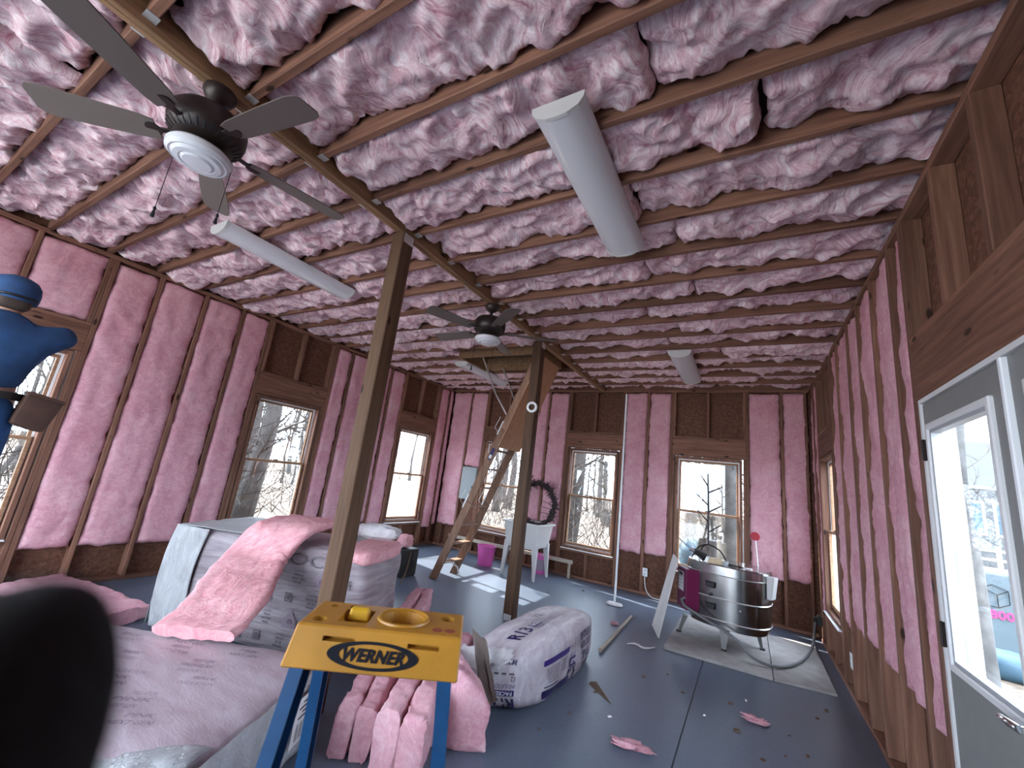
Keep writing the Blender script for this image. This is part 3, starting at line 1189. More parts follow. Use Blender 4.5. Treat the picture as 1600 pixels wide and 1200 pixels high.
def mark(s0, z0, w, hh, mt='print_grey', rim=None):
    T = lambda a, d, z: far_pt(a, -d, z)
    if rim:
        obj('print', MB().ring(T, s0 - w / 2, s0 + w / 2, z0 - hh / 2, z0 + hh / 2, rim, 0.009, 0.0105), mt, bale)
        obj('print', MB().box((-w * 0.25, -hh * 0.3, 0), (w * 0.25, hh * 0.3, 0.0001)) if False else MB().add([far_pt(s0 + x, -0.0105, z0 + z) for x, z in ((-w * .28, -hh * .28), (w * .28, -hh * .28), (w * .28, hh * .28), (-w * .28, hh * .28))], [(0, 1, 2, 3)]), mt, bale)
    else:
        obj('print', MB().add([far_pt(s0 + x, -0.0105, z0 + z) for x, z in ((-w / 2, -hh / 2), (w / 2, -hh / 2), (w / 2, hh / 2), (-w / 2, hh / 2))], [(0, 1, 2, 3)]), mt, bale)


for row, z0 in enumerate((0.55, 0.40, 0.255, 0.12)):
    for k in range(6):
        s0 = 0.13 + k * 0.19 + (0.05 if row % 2 else 0.0)
        if s0 > 1.25:
            continue
        kind = (k + row) % 3
        if kind == 0:
            mark(s0, z0, 0.055, 0.06, 'print_grey', 0.008)
        elif kind == 1:
            # small house outline with a round mark in it
            mbm = MB().add([far_pt(s0 + x, -0.0105, z0 + z) for x, z in ((-0.055, -0.05), (0.055, -0.05), (0.05, 0.005), (0.0, 0.06), (-0.05, 0.005))], [(0, 1, 2, 3, 4)])
            obj('print', mbm, 'print_pale', bale)
            mbm = MB().tube([far_pt(s0 + 0.02 * math.cos(t) * (t / 9), -0.0115, z0 - 0.012 + 0.02 * math.sin(t) * (t / 9)) for t in np.linspace(1, 10, 26)], 0.0018, 4)
            obj('print', mbm, 'print_grey', bale)
        else:
            for q in range(4):
                w = pr.uniform(0.05, 0.11)
                lettering('print', TXT[('INSULATION', 'FIBERGLAS', 'NEXT GEN', 'PINK')[q]], lambda a, b, s0=s0, zq=z0 + 0.035 - q * 0.026: far_face(a, b, s0, zq), 'print_grey', bale, w, 0.016)
for k in range(4):
    mark(0.30 + k * 0.21, 0.475, 0.15, 0.006, 'print_pale')
    mark(0.25 + k * 0.22, 0.325, 0.17, 0.006, 'print_pale')

# ------------------------------------------------------------------ near bale, lying low
G1 = Vector((-0.9, -0.43, 0)).normalized()
G2 = Vector((0.43, -0.9, 0)).normalized()
NB0 = Vector((-2.03, 1.78, 0))
NBL, NBW, NBH = 1.72, 0.90, 0.375


def near_pt(s, t, z):
    # the far end of the heap is deeper than the end by the stepladder
    return NB0 + G1 * s + G2 * (t * (1 + 0.34 * min(max(s, 0.0), 1.3))) + UP * z


nbale = thing('insulation_bale', 'low wrapped bale of insulation on the floor beside the stepladder, pale lilac film', 'insulation bale', near_pt(NBL / 2, NBW / 2, 0))


def near_fn(x, y, z):
    p = near_pt((x + 1) / 2 * NBL, (y + 1) / 2 * NBW, (z + 1) / 2 * NBH)
    d = 0.016 * fbm(p.x, p.y, p.z, 2.2, 3)
    q = p + (G1 * x * abs(x) + G2 * y * abs(y) + UP * z * abs(z)) * d
    q.z = max(q.z, 0.0)
    return q


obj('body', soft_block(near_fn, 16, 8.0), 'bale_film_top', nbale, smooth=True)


def near_cover(u, v):
    # crumpled clear sheet rolling over the front edge
    s = 0.02 + v * 1.0
    a = u * 1.25
    t = NBW - 0.13 + 0.05 * noise.noise(Vector((v * 6, 0.5, 1))) * (1 - u) + 0.15 * math.sin(min(a, 1.0) * PI / 2) + 0.012
    z = NBH + 0.020 - 0.045 * (1 - u) ** 3 - 0.10 * (1 - math.cos(min(a, 1.0) * PI / 2)) - max(0, a - 1.0) * 0.9
    w = 0.022 * fbm(s, t, z, 9, 4)
    return near_pt(s, t + w, max(0.02, z + 0.6 * w))


o = obj('plastic_cover', MB().grid(near_cover, 18, 60), 'bale_cover', nbale, smooth=True)
o.modifiers.new('thickness', 'SOLIDIFY').thickness = 0.003


def near_right(u, v):
    t = 0.02 + u * (NBW - 0.02)
    z = NBH - 0.02 - v * (NBH - 0.04)
    s = -0.014 - 0.02 * abs(fbm(t, z, 1.0, 6, 3)) * (0.4 + v)
    return near_pt(s, t, z)


o = obj('plastic_cover', MB().grid(near_right, 34, 16), 'bale_cover', nbale, smooth=True)
o.modifiers.new('thickness', 'SOLIDIFY').thickness = 0.003
o = obj('shipping_label', MB().add([near_pt(-0.050, t, z) for t, z in ((0.14, 0.10), (0.34, 0.10), (0.34, 0.30), (0.14, 0.30))], [(0, 1, 2, 3)]), 'label_white', nbale)
for k in range(12):
    t0 = 0.165 + k * 0.0125
    w = (0.002, 0.004, 0.006)[k % 3]
    obj('print', MB().add([near_pt(-0.0515, t, z) for t, z in ((t0, 0.12), (t0 + w, 0.12), (t0 + w, 0.19), (t0, 0.19))], [(0, 1, 2, 3)]), 'print_black', nbale)
for k in range(4):
    obj('print', MB().add([near_pt(-0.0515, t, z) for t, z in ((0.16, 0.21 + k * 0.02), (0.16 + 0.15 - 0.03 * (k % 2), 0.21 + k * 0.02), (0.16 + 0.15 - 0.03 * (k % 2), 0.218 + k * 0.02), (0.16, 0.218 + k * 0.02))], [(0, 1, 2, 3)]), 'print_black', nbale)
wds = ['PINK', 'NEXT GEN', 'FIBERGLAS', 'INSULATION', 'R13']
for row in range(5):
    for k in range(4):
        s0, t0 = 0.28 + k * 0.33 + 0.12 * (row % 2), 0.13 + row * 0.135
        for q in range(2 + (k + row) % 2):
            key = wds[(k + row + q) % 4]
            w = 0.10 + 0.05 * ((k + q) % 2)
            tq = t0 + q * 0.042
            if tq > NBW - 0.10:
                continue
            lettering('print', TXT[key], lambda a, b, s0=s0, tq=tq: near_pt(s0 + 0.08 - a, tq - b, NBH + 0.010), 'print_pale', nbale, w, 0.024)

# ------------------------------------------------------------------ batt draped over the tall bale
dp = [near_pt(0.70, 0.12, NBH + 0.050), near_pt(0.72, -0.06, NBH + 0.130), far_pt(0.76, -0.20, 0.66), far_pt(0.72, -0.02, 0.845), far_pt(0.70, 0.20, 0.885), far_pt(0.68, 0.40, 0.875), far_pt(0.67, 0.50, 0.835)]
o = strip('insulation_batt', None, dp, E1, 0.46, 0.062, 'insulation_bright', 4.2, 0.011, 0.020)
tag(o, 'bright pink batt draped over the tall bale and down onto the low one', 'insulation batt')

o = strip('insulation_batt', None, [(-5.30, 1.36, 0.075), (-4.95, 1.45, 0.07), (-4.5, 1.52, 0.065), (-4.12, 1.60, 0.06)], (0.25, 1, 0), 0.44, 0.10, 'insulation_wall', 8.4, 0.016, 0.03)
tag(o, 'loose pink batt lying on the floor below the left wall', 'insulation batt')

# ------------------------------------------------------------------ folded batts standing on the floor behind the stepladder
GRP = 'folded batts heaped behind the stepladder'


def fold_batt(pts, hts, lean, label, seed, thick=0.10, mt='insulation_wall'):
    """a batt doubled lengthwise and stood on edge: two layers side by side"""
    root = thing('folded_batt', label, 'insulation batt', (pts[0][0], pts[0][1], 0), GRP)
    for s in (-1, 1):
        mb = MB()
        P = resample([(p[0], p[1], 0) for p in pts], 0.016)
        rows = []
        for i, p in enumerate(P):
            f = i / (len(P) - 1)
            hgt = np.interp(f, np.linspace(0, 1, len(hts)), hts)
            t = (P[min(i + 1, len(P) - 1)] - P[max(i - 1, 0)]).normalized()
            w = t.cross(UP).normalized()
            row = []
            m_ = 30
            for k in range(m_):
                a = 2 * PI * k / m_
                ca, sa = math.cos(a), math.sin(a)
                xx = math.copysign(abs(ca) ** 0.38, ca) * thick * 0.5
                zz = math.copysign(abs(sa) ** 0.38, sa) * hgt * 0.5 + hgt * 0.5
                q = p + w * (s * thick * 0.52 + xx + lean * zz) + UP * zz
                d = 0.016 * fbm(q.x + seed * 3, q.y, q.z, 9, 4) + 0.010 * fbm(q.x, q.y + seed, q.z, 34, 3)
                q += w * (d * ca) + UP * (d * max(0, sa)) + t * (0.02 * noise.noise(Vector((k * 0.9, seed, s)))) * (1 if i in (0, len(P) - 1) else 0)
                q.z = max(q.z, 0.002)
                row.append(len(mb.v))
                mb.v.append(tuple(q))
            rows.append(row)
        for i in range(len(rows) - 1):
            for j in range(30):
                mb.f.append((rows[i][j], rows[i][(j + 1) % 30], rows[i + 1][(j + 1) % 30], rows[i + 1][j]))
        mb.f.append(tuple(reversed(rows[0])))
        mb.f.append(tuple(rows[-1]))
        obj('layer', mb, mt, root, smooth=1.2)
    return root


fold_batt([(-1.72, 1.74), (-1.90, 2.05), (-2.10, 2.40), (-2.52, 3.02), (-2.93, 3.62)], [0.24, 0.33, 0.36, 0.28, 0.22], 0.08, 'longest folded pink batt, its rounded far end poking out beyond the stepladder', 1.7)
fold_batt([(-1.46, 1.78), (-1.58, 2.05), (-1.74, 2.45), (-1.90, 2.80)], [0.28, 0.36, 0.38, 0.28], 0.06, 'folded pink batt standing between the stepladder legs, middle of the heap', 5.1, 0.125)
fold_batt([(-1.29, 2.30), (-1.36, 2.24), (-1.45, 2.20), (-1.50, 2.18)], [0.22, 0.36, 0.44, 0.40], -0.20, 'rumpled folded pink batt beside the printed bag, right of the stepladder leg', 9.3, 0.085)
KQ = [Vector((-1.475, 2.36, 0.515)), Vector((-1.385, 2.40, 0.455)), Vector((-1.285, 2.42, 0.165)), Vector((-1.36, 2.38, 0.125))]
kf = MB().grid(lambda u, v: (KQ[0].lerp(KQ[3], u)).lerp(KQ[1].lerp(KQ[2], u), v) + Vector((0.0, 0.02, 0.01)) * noise.noise(Vector((u * 4, v * 3, 1))), 12, 5)
o = obj('kraft_paper', kf, 'kraft')
o.modifiers.new('thickness', 'SOLIDIFY').thickness = 0.003
tag(o, 'torn dark kraft facing paper sticking up beside the printed bag', 'paper')

# ------------------------------------------------------------------ printed bag of batts on the floor
BNR, BNL, BFR, BFL = Vector((-1.20, 2.70, 0)), Vector((-1.60, 2.42, 0)), Vector((-1.20, 4.02, 0)), Vector((-1.60, 3.86, 0))
BH = 0.375


def bag_pt(x, y, z):
    """x -1 left .. 1 right, y -1 near .. 1 far, z -1 .. 1"""
    n_ = BNL * (1 - x) / 2 + BNR * (1 + x) / 2
    f_ = BFL * (1 - x) / 2 + BFR * (1 + x) / 2
    return n_ * (1 - y) / 2 + f_ * (1 + y) / 2 + UP * ((z + 1) / 2 * BH)


bag = thing('insulation_bag', 'white plastic bag of insulation lying on the floor, printed R13 in purple', 'insulation bag', bag_pt(0, 0, -1))


def bag_fn(x, y, z):
    p = bag_pt(x, y, z)
    d = 0.012 * fbm(p.x, p.y * 0.6, p.z, 4, 3) + 0.035 * (1 - abs(y) ** 2)
    q = p + Vector((x * abs(x), 0, z * abs(z))) * d
    q.z = max(0.0, q.z)
    return q


obj('wrapper', soft_block(bag_fn, 18, 5.0), 'bag_film', bag, smooth=True)
# gathered, torn end nearest the stepladder
gm = MB()


def gather(u, v):
    x, z = -0.95 + 1.35 * u, 1.00 - (0.75 + 0.35 * noise.noise(Vector((u * 7, 3.0, 1.0)))) * v * (1 - 0.4 * u)
    p = bag_pt(x, -1.0, z)
    w = 0.030 * noise.noise(Vector((u * 9, v * 7, 3))) + 0.024 * noise.noise(Vector((u * 22, v * 17, 8)))
    return p + Vector((0.03, -0.045, 0.02)) * (0.5 + v) * 0.8 + Vector((w, w, w * 0.8))


o = obj('torn_end', gm.grid(gather, 22, 14), 'bag_end', bag, smooth=True)
o.modifiers.new('thickness', 'SOLIDIFY').thickness = 0.003


def on_side(a, b, y0, z0, off=0.006):
    """right long side; a runs towards the near end, b upward when the bag stands the right way up (it lies upside down)"""
    y = y0 + a / 0.67
    z = z0 + b / (BH / 2)
    p = Vector(bag_fn_side(y, z))
    return p


def side_hit(x_dir, y, z):
    # the rounded surface point for a direction on the soft block
    p = [x_dir, y, z]
    mx_ = max(abs(c) for c in p)
    nk = sum(abs(c) ** 5.0 for c in p) ** (1 / 5.0)
    q = [c * mx_ / nk for c in p]
    return Vector(bag_fn(*q))


def bag_fn_side(y, z):
    return side_hit(1.0, y, z) + Vector((0.006, 0, 0.001))


def bag_top(x, y):
    q = [x, y, 1.0]
    nk = sum(abs(c) ** 5.0 for c in q) ** (1 / 5.0)
    return Vector(bag_fn(*[c / nk for c in q])) + Vector((0, 0, 0.006))


def bag_near(x, z):
    q = [x, -1.0, z]
    nk = sum(abs(c) ** 5.0 for c in q) ** (1 / 5.0)
    return Vector(bag_fn(*[c / nk for c in q])) + Vector((0.004, -0.007, 0))


def side_quad(y0, y1, z0, z1, mt):
    m_ = MB().grid(lambda u, v: bag_fn_side(y0 + (y1 - y0) * u, z0 + (z1 - z0) * v), 12, 4)
    obj('print', m_, mt, bag)


def near_quad(x0, x1, z0, z1, mt):
    obj('print', MB().grid(lambda u, v: bag_near(x0 + (x1 - x0) * u, z0 + (z1 - z0) * v), 6, 3), mt, bag)


# long side: everything hangs upside down
S = lambda yc, zc_, fy=-1, fz=-1: (lambda a, b: bag_fn_side(yc + fy * a / 0.66, zc_ + fz * b / (BH / 2)))
# text that reads along the bag, turned a quarter
Q = lambda yc, zc_: (lambda a, b: bag_fn_side(yc - b / 0.66, zc_ - a / (BH / 2)))
side_quad(-0.78, -0.18, 0.28, 0.46, 'print_purple')
side_quad(-0.78, -0.18, -0.80, -0.52, 'print_navy')
for k in range(7):
    side_quad(-0.72 + 0.01 * k, -0.42, 0.16 - k * 0.075, 0.135 - k * 0.075, 'print_grey')
for k in range(5):
    side_quad(-0.36, -0.22, 0.16 - k * 0.085, 0.135 - k * 0.085, 'print_grey')
side_quad(-0.74, -0.44, -0.40, -0.44, 'print_navy')
lettering('print', TXT['R13'], S(-0.05, -0.62), 'print_navy', bag, 0.17, 0.10)
side_quad(-0.12, 0.06, -0.34, -0.02, 'print_purple')
lettering('print', TXT['FACED'], lambda a, b: bag_fn_side(-0.03 - a / 0.66, -0.18 - b / (BH / 2)) + Vector((0.003, 0, 0.001)), 'label_white', bag, 0.09, 0.030)
lettering('print', TXT['INSULATION'], S(-0.03, 0.08), 'print_purple', bag, 0.11, 0.022)
for k in range(3):
    lettering('print', TXT['12'], S(-0.09 + 0.075 * k, 0.36), 'print_grey', bag, 0.022, 0.028)
lettering('print', TXT['PINK'], S(0.42, -0.30), 'print_navy', bag, 0.20, 0.060)
lettering('print', TXT['NEXT GEN'], S(0.42, 0.10), 'print_navy', bag, 0.26, 0.050)
lettering('print', TXT['FIBERGLAS'], S(0.42, 0.46), 'print_navy', bag, 0.28, 0.050)
side_quad(0.30, 0.56, -0.72, -0.52, 'print_grey')
# near end
Nn = lambda xc, zc_: (lambda a, b: bag_near(xc - a / 0.24, zc_ - b / (BH / 2)))
lettering('print', TXT['R13'], Nn(0.28, -0.66), 'print_navy', bag, 0.13, 0.075)
near_quad(0.0, 0.56, -0.40, -0.22, 'print_purple')
lettering('print', TXT['FACED'], lambda a, b: bag_near(0.28 - a / 0.24, -0.31 - b / (BH / 2)) + Vector((0.002, -0.003, 0)), 'label_white', bag, 0.11, 0.022)
lettering('print', TXT['INSULATION'], Nn(0.28, -0.10), 'print_purple', bag, 0.14, 0.024)
lettering('print', TXT['12'], Nn(0.5, 0.12), 'print_grey', bag, 0.028, 0.030)
for k in range(3):
    near_quad(0.0 + 0.2 * k, 0.12 + 0.2 * k, 0.24, 0.30, 'print_grey')
lettering('print', TXT['M92'], Nn(0.40, 0.62), 'print_navy', bag, 0.07, 0.032)
# top
Tn = lambda xc, yc: (lambda a, b: bag_top(xc - b / 0.21, yc - a / 0.68) if False else bag_top(xc + b / 0.21, yc + a / 0.68))
lettering('print', TXT['R13'], lambda a, b: bag_top(0.10 - b / 0.21, -0.62 + a / 0.68), 'print_navy', bag, 0.24, 0.085)
obj('print', MB().grid(lambda u, v: bag_top(0.08 - 0.22 * v + 0.14, -0.38 + 0.2 * u), 6, 4), 'print_purple', bag)
lettering('print', TXT['FACED'], lambda a, b: bag_top(0.11 - b / 0.21, -0.28 + a / 0.68) + Vector((0, 0, 0.003)), 'label_white', bag, 0.11, 0.030)
lettering('print', TXT['INSULATION'], lambda a, b: bag_top(0.30 - b / 0.21, -0.26 + a / 0.68), 'print_navy', bag, 0.17, 0.032)
for k in range(6):
    obj('print', MB().grid(lambda u, v: bag_top(0.02 + 0.14 * (k % 3) + 0.04 * v, -0.1 + 0.26 * (k // 3) + 0.18 * u), 4, 2), 'print_pale', bag)
lettering('print', TXT['12'], lambda a, b: bag_top(-0.25 - b / 0.21, 0.05 + a / 0.68), 'print_grey', bag, 0.10, 0.05)

# crumpled clear bag left on the tall bale
o = obj('plastic_bag', soft_block(lambda x, y, z: far_pt(0.26 + 0.20 * x, 0.60 + 0.12 * y, FBH + 0.075 + 0.060 * z) + Vector((0.03, 0.03, 0.02)) * noise.noise(Vector((x * 2.3, y * 2.3, z * 2.3 + 4))), 12, 3), 'bag_end', smooth=0.5)
tag(o, 'crumpled clear plastic bag on the back corner of the tall bale', 'plastic bag')

# ------------------------------------------------------------------ stepladder in the foreground
K1 = Vector((0.827, 0.562, 0)).normalized()
K2 = Vector((-K1.y, K1.x, 0))
KC = Vector((-0.787, 0.854, 0))
ZT = 1.062


def kp(a, d, z):
    return KC + K1 * a + K2 * d + UP * z


step = thing('stepladder', 'blue fibreglass stepladder with a yellow top cap, close in the foreground', 'stepladder', (KC.x, KC.y, 0))


def boolean(mb, cutters, bevel=0.004):
    """cut shapes out of a solid and return the finished mesh data"""
    def tmp(q, bv=0):
        me = bpy.data.meshes.new('tmp')
        me.from_pydata([tuple(p) for p in q.v], [], q.f)
        finish(me, bv)
        o_ = bpy.data.objects.new('tmp', me)
        C.objects.link(o_)
        return o_
    a = tmp(mb, bevel)
    cs = [tmp(q) for q in cutters]
    for c_ in cs:
        md_ = a.modifiers.new('cut', 'BOOLEAN')
        md_.object = c_
        md_.operation = 'DIFFERENCE'
        md_.solver = 'EXACT'
    bpy.context.view_layer.update()
    me = bpy.data.meshes.new_from_object(a.evaluated_get(bpy.context.evaluated_depsgraph_get()))
    out = MB()
    out.v = [tuple(v_.co) for v_ in me.vertices]
    out.f = [tuple(p_.vertices) for p_ in me.polygons]
    for o_ in [a] + cs:
        bpy.data.objects.remove(o_)
    bpy.data.meshes.remove(me)
    return out


cap = MB().hexa([kp(-0.200, -0.100, 0.975), kp(0.193, -0.100, 0.975), kp(0.193, 0.100, 0.975), kp(-0.200, 0.100, 0.975)],
                [kp(-0.186, -0.083, ZT), kp(0.190, -0.083, ZT), kp(0.190, 0.083, ZT), kp(-0.186, 0.083, ZT)])
cuts = []
cuts.append(MB().lathe([(0.052, -0.026), (0.058, 0.02)], kp(0.040, 0.006, ZT), 28))
for a, d, r in ((-0.150, -0.045, 0.017), (-0.145, 0.052, 0.012), (-0.098, 0.056, 0.012), (0.148, 0.036, 0.020)):
    cuts.append(MB().lathe([(r * 0.9, -0.05), (r, 0.02)], kp(a, d, ZT), 16))
cuts.append(MB().hexa([kp(-0.105, -0.045, ZT - 0.018), kp(-0.040, -0.045, ZT - 0.018), kp(-0.040, 0.035, ZT - 0.018), kp(-0.105, 0.035, ZT - 0.018)],
                      [kp(-0.112, -0.052, ZT + 0.02), kp(-0.034, -0.052, ZT + 0.02), kp(-0.034, 0.042, ZT + 0.02), kp(-0.112, 0.042, ZT + 0.02)]))
for a in (-0.087, 0.105):
    cuts.append(MB().hexa([kp(a - 0.036, -0.13, ZT - 0.030), kp(a + 0.036, -0.13, ZT - 0.030), kp(a + 0.036, -0.07, ZT - 0.030), kp(a - 0.036, -0.07, ZT - 0.030)],
                          [kp(a - 0.036, -0.13, ZT - 0.020), kp(a + 0.036, -0.13, ZT - 0.020), kp(a + 0.036, -0.07, ZT - 0.020), kp(a - 0.036, -0.07, ZT - 0.020)]))
capo = obj('top_cap', boolean(cap, cuts), 'yellow_cap', step)
part_label(capo, 'yellow plastic tool tray cap with WERNER logo')
rim = MB()
for k in range(33):
    pass
rim.tube([kp(0.040 + 0.061 * math.cos(t), 0.006 + 0.061 * math.sin(t), ZT + 0.002) for t in np.linspace(0, 2 * PI, 37)], 0.0045, 6, cap=False)
obj('bucket_rim', rim, 'yellow_cap', capo, smooth=True)
obj('tray_well', MB().lathe([(0.048, 0), (0.030, 0.002), (0.0, 0.003)], kp(0.040, 0.006, ZT - 0.0255), 24), 'yellow_bright', capo)
obj('tool_block', MB().hexa([kp(-0.100, 0.006, ZT - 0.017), kp(-0.046, 0.006, ZT - 0.017), kp(-0.046, 0.032, ZT - 0.017), kp(-0.100, 0.032, ZT - 0.017)],
                            [kp(-0.094, 0.012, ZT + 0.012), kp(-0.050, 0.012, ZT + 0.012), kp(-0.050, 0.028, ZT + 0.012), kp(-0.094, 0.028, ZT + 0.012)]), 'yellow_bright', capo, bevel=0.004)
for k in range(2):
    obj('warning_print', MB().lathe([(0.013, 0), (0.013, 0.0006)], kp(0.130 + 0.030 * k, -0.048, ZT + 0.0003), 16), 'print_red', capo)


def front(a, b, off=0.0016):
    # the front of the cap leans outward towards the bottom
    z = 1.012 + b
    d = -0.100 + (z - 0.975) / (ZT - 0.975) * 0.017
    return kp(a, d - off, z)


el = MB()
nseg = 56
for ring_ in ((0.102, 0.0275, 0.0), (0.088, 0.0215, 0.0)):
    for k in range(nseg):
        t = 2 * PI * k / nseg
        ox = 0.006 if ring_[0] < 0.1 else 0.0
        el.v.append(tuple(front(-0.004 + ring_[0] * math.cos(t) * (0.86 if (ox and math.cos(t) < 0) else 0.90 if ox else 1), ring_[1] * math.sin(t))))
for k in range(nseg):
    k2 = (k + 1) % nseg
    el.f.append((k, k2, nseg + k2, nseg + k))
obj('logo_ring', el, 'print_black', capo)
lettering('logo_lettering', TXT['WERNER'], lambda a, b: front(-0.002 + a, b, 0.0018), 'print_black', capo, 0.138, 0.026)


def channel(name, p, q, w, fl, parent, inward):
    """C-section fibreglass rail: web plus two flanges"""
    p, q = Vector(p), Vector(q)
    t = (q - p).normalized()
    iv = Vector(inward)
    iv = (iv - t * iv.dot(t)).normalized()
    wv_ = t.cross(iv).normalized()
    th = 0.0045
    prof = [(-w / 2, 0), (w / 2, 0), (w / 2, fl), (w / 2 - th, fl), (w / 2 - th, th), (-w / 2 + th, th), (-w / 2 + th, fl), (-w / 2, fl)]
    mb_ = MB()
    for e in (p, q):
        for a, b in prof:
            mb_.v.append(tuple(e + wv_ * a + iv * b))
    for k in range(8):
        k2 = (k + 1) % 8
        mb_.f.append((k, k2, 8 + k2, 8 + k))
    mb_.f.append(tuple(range(8)))
    mb_.f.append(tuple(reversed(range(8, 16))))
    return obj(name, mb_, 'fibreglass_blue', parent)


ft, rt_ = {}, {}
for s in (-1, 1):
    ft[s] = (kp(s * 0.178, -0.060, 0.985), kp(s * 0.245, -0.280, 0.012))
    rt_[s] = (kp(s * 0.165, 0.060, 0.985), kp(s * 0.230, 0.340, 0.012))
    channel('front_rail', ft[s][0], ft[s][1], 0.068, 0.030, step, K1 * -s)
    channel('rear_rail', rt_[s][0], rt_[s][1], 0.055, 0.026, step, K1 * -s)
    for top, foot in (ft[s], rt_[s]):
        obj('foot', MB().box(foot + Vector((-0.032, -0.032, -0.012)), foot + Vector((0.032, 0.032, 0.010))), 'black_rubber', step)
for z in (0.70, 0.42, 0.15):
    f = (0.985 - z) / 0.973
    l, r = ft[-1][0].lerp(ft[-1][1], f), ft[1][0].lerp(ft[1][1], f)
    obj('tread', MB().bar(l + K1 * 0.004, r - K1 * 0.004, 0.075, 0.024, UP), 'galvanised', step)
for z in (0.60, 0.25):
    f = (0.985 - z) / 0.973
    l, r = rt_[-1][0].lerp(rt_[-1][1], f), rt_[1][0].lerp(rt_[1][1], f)
    obj('rear_brace', MB().bar(l + K1 * 0.004, r - K1 * 0.004, 0.030, 0.018, UP), 'galvanised', step)

# ------------------------------------------------------------------ ceiling fans


def fan(y, az0, label):
    x = XB
    root = thing('ceiling_fan', label, 'ceiling fan', (x, y, 3.06), 'ceiling fans under the beam')
    obj('canopy', MB().lathe([(0.068, 0), (0.070, -0.018), (0.055, -0.050), (0.028, -0.068), (0.014, -0.072)], (x, y, 3.061), 28), 'dark_bronze', root, smooth=True)
    obj('down_rod', MB().tube([(x, y, 2.995), (x, y, 2.925)], 0.016, 12), 'dark_bronze', root, smooth=True)
    mo = obj('motor_housing', MB().lathe([(0.03, 2.945), (0.075, 2.935), (0.130, 2.912), (0.153, 2.880), (0.155, 2.830), (0.146, 2.795), (0.110, 2.766), (0.060, 2.757)], (x, y, 0), 40), 'dark_bronze', root, smooth=True)
    for k in range(30):
        a = 2 * PI * k / 30
        d = Vector((math.cos(a), math.sin(a), 0))
        c_ = Vector((x, y, 0))
        obj('vent_slot', MB().bar(c_ + d * 0.147 + UP * 2.796, c_ + d * 0.116 + UP * 2.769, 0.006, 0.004), 'black', mo)
    for k in range(5):
        a = math.radians(az0 + 72 * k)
        d = Vector((math.cos(a), math.sin(a), 0))
        t = Vector((-d.y, d.x, 0))
        c_ = Vector((x, y, 2.795))
        br = MB()
        br.bar(c_ + d * 0.09, c_ + d * 0.185 - UP * 0.010, 0.030, 0.007)
        br2 = MB().lathe([(0.034, 0), (0.034, 0.006)], c_ + d * 0.205 - UP * 0.014, 14)
        ir = obj('blade_iron', br, 'dark_bronze', root, bevel=0.002)
        obj('iron_plate', br2, 'dark_bronze', ir)
        bl = MB()
        prof = [(0.19, 0.046), (0.24, 0.056), (0.45, 0.066), (0.62, 0.070), (0.655, 0.062), (0.672, 0.040)]
        top, bot = [], []
        for (r, w) in prof:
            top.append((r, w))
        out = top + [(r, -w) for r, w in reversed(top)]
        for zz in (0.003, -0.003):
            for r, w in out:
                bl.v.append(tuple(c_ + d * r + t * w + UP * (-0.010 + zz + w * 0.20)))
        m_ = len(out)
        bl.f.append(tuple(range(m_)))
        bl.f.append(tuple(reversed(range(m_, 2 * m_))))
        for q in range(m_):
            bl.f.append((q, (q + 1) % m_, m_ + (q + 1) % m_, m_ + q))
        obj('blade', bl, 'blade_brown', root)
    obj('light_neck', MB().lathe([(0.055, 2.758), (0.060, 2.735), (0.105, 2.728), (0.128, 2.718)], (x, y, 0), 36), 'dark_bronze', root, smooth=True)
    obj('light_shade', MB().lathe([(0.125, 2.718), (0.130, 2.708), (0.127, 2.690), (0.112, 2.676), (0.104, 2.678), (0.092, 2.667), (0.072, 2.664), (0.066, 2.667), (0.056, 2.659), (0.0, 2.655)], (x, y, 0), 40), 'white_gloss', root, smooth=0.5)
    for a, ln in ((az0 + 200, 0.30), (az0 + 60, 0.26)):
        d = Vector((math.cos(math.radians(a)), math.sin(math.radians(a)), 0)) * 0.125
        p = Vector((x, y, 2.725)) + d
        ch = obj('pull_chain', MB().tube([p, p - UP * ln], 0.0016, 5), 'dark_bronze', root)
        obj('pull_fob', MB().lathe([(0.003, 0.0), (0.007, -0.010), (0.004, -0.018), (0.006, -0.028), (0.009, -0.050), (0.004, -0.054)], p - UP * ln, 10), 'black', ch, smooth=True)
    return root


fan(0.615, 7, 'dark bronze ceiling fan with a white glass dish, nearest the viewer')
fan(3.10, 33, 'dark bronze ceiling fan farther down the room, beside the attic ladder')

# ------------------------------------------------------------------ fluorescent wrap lights


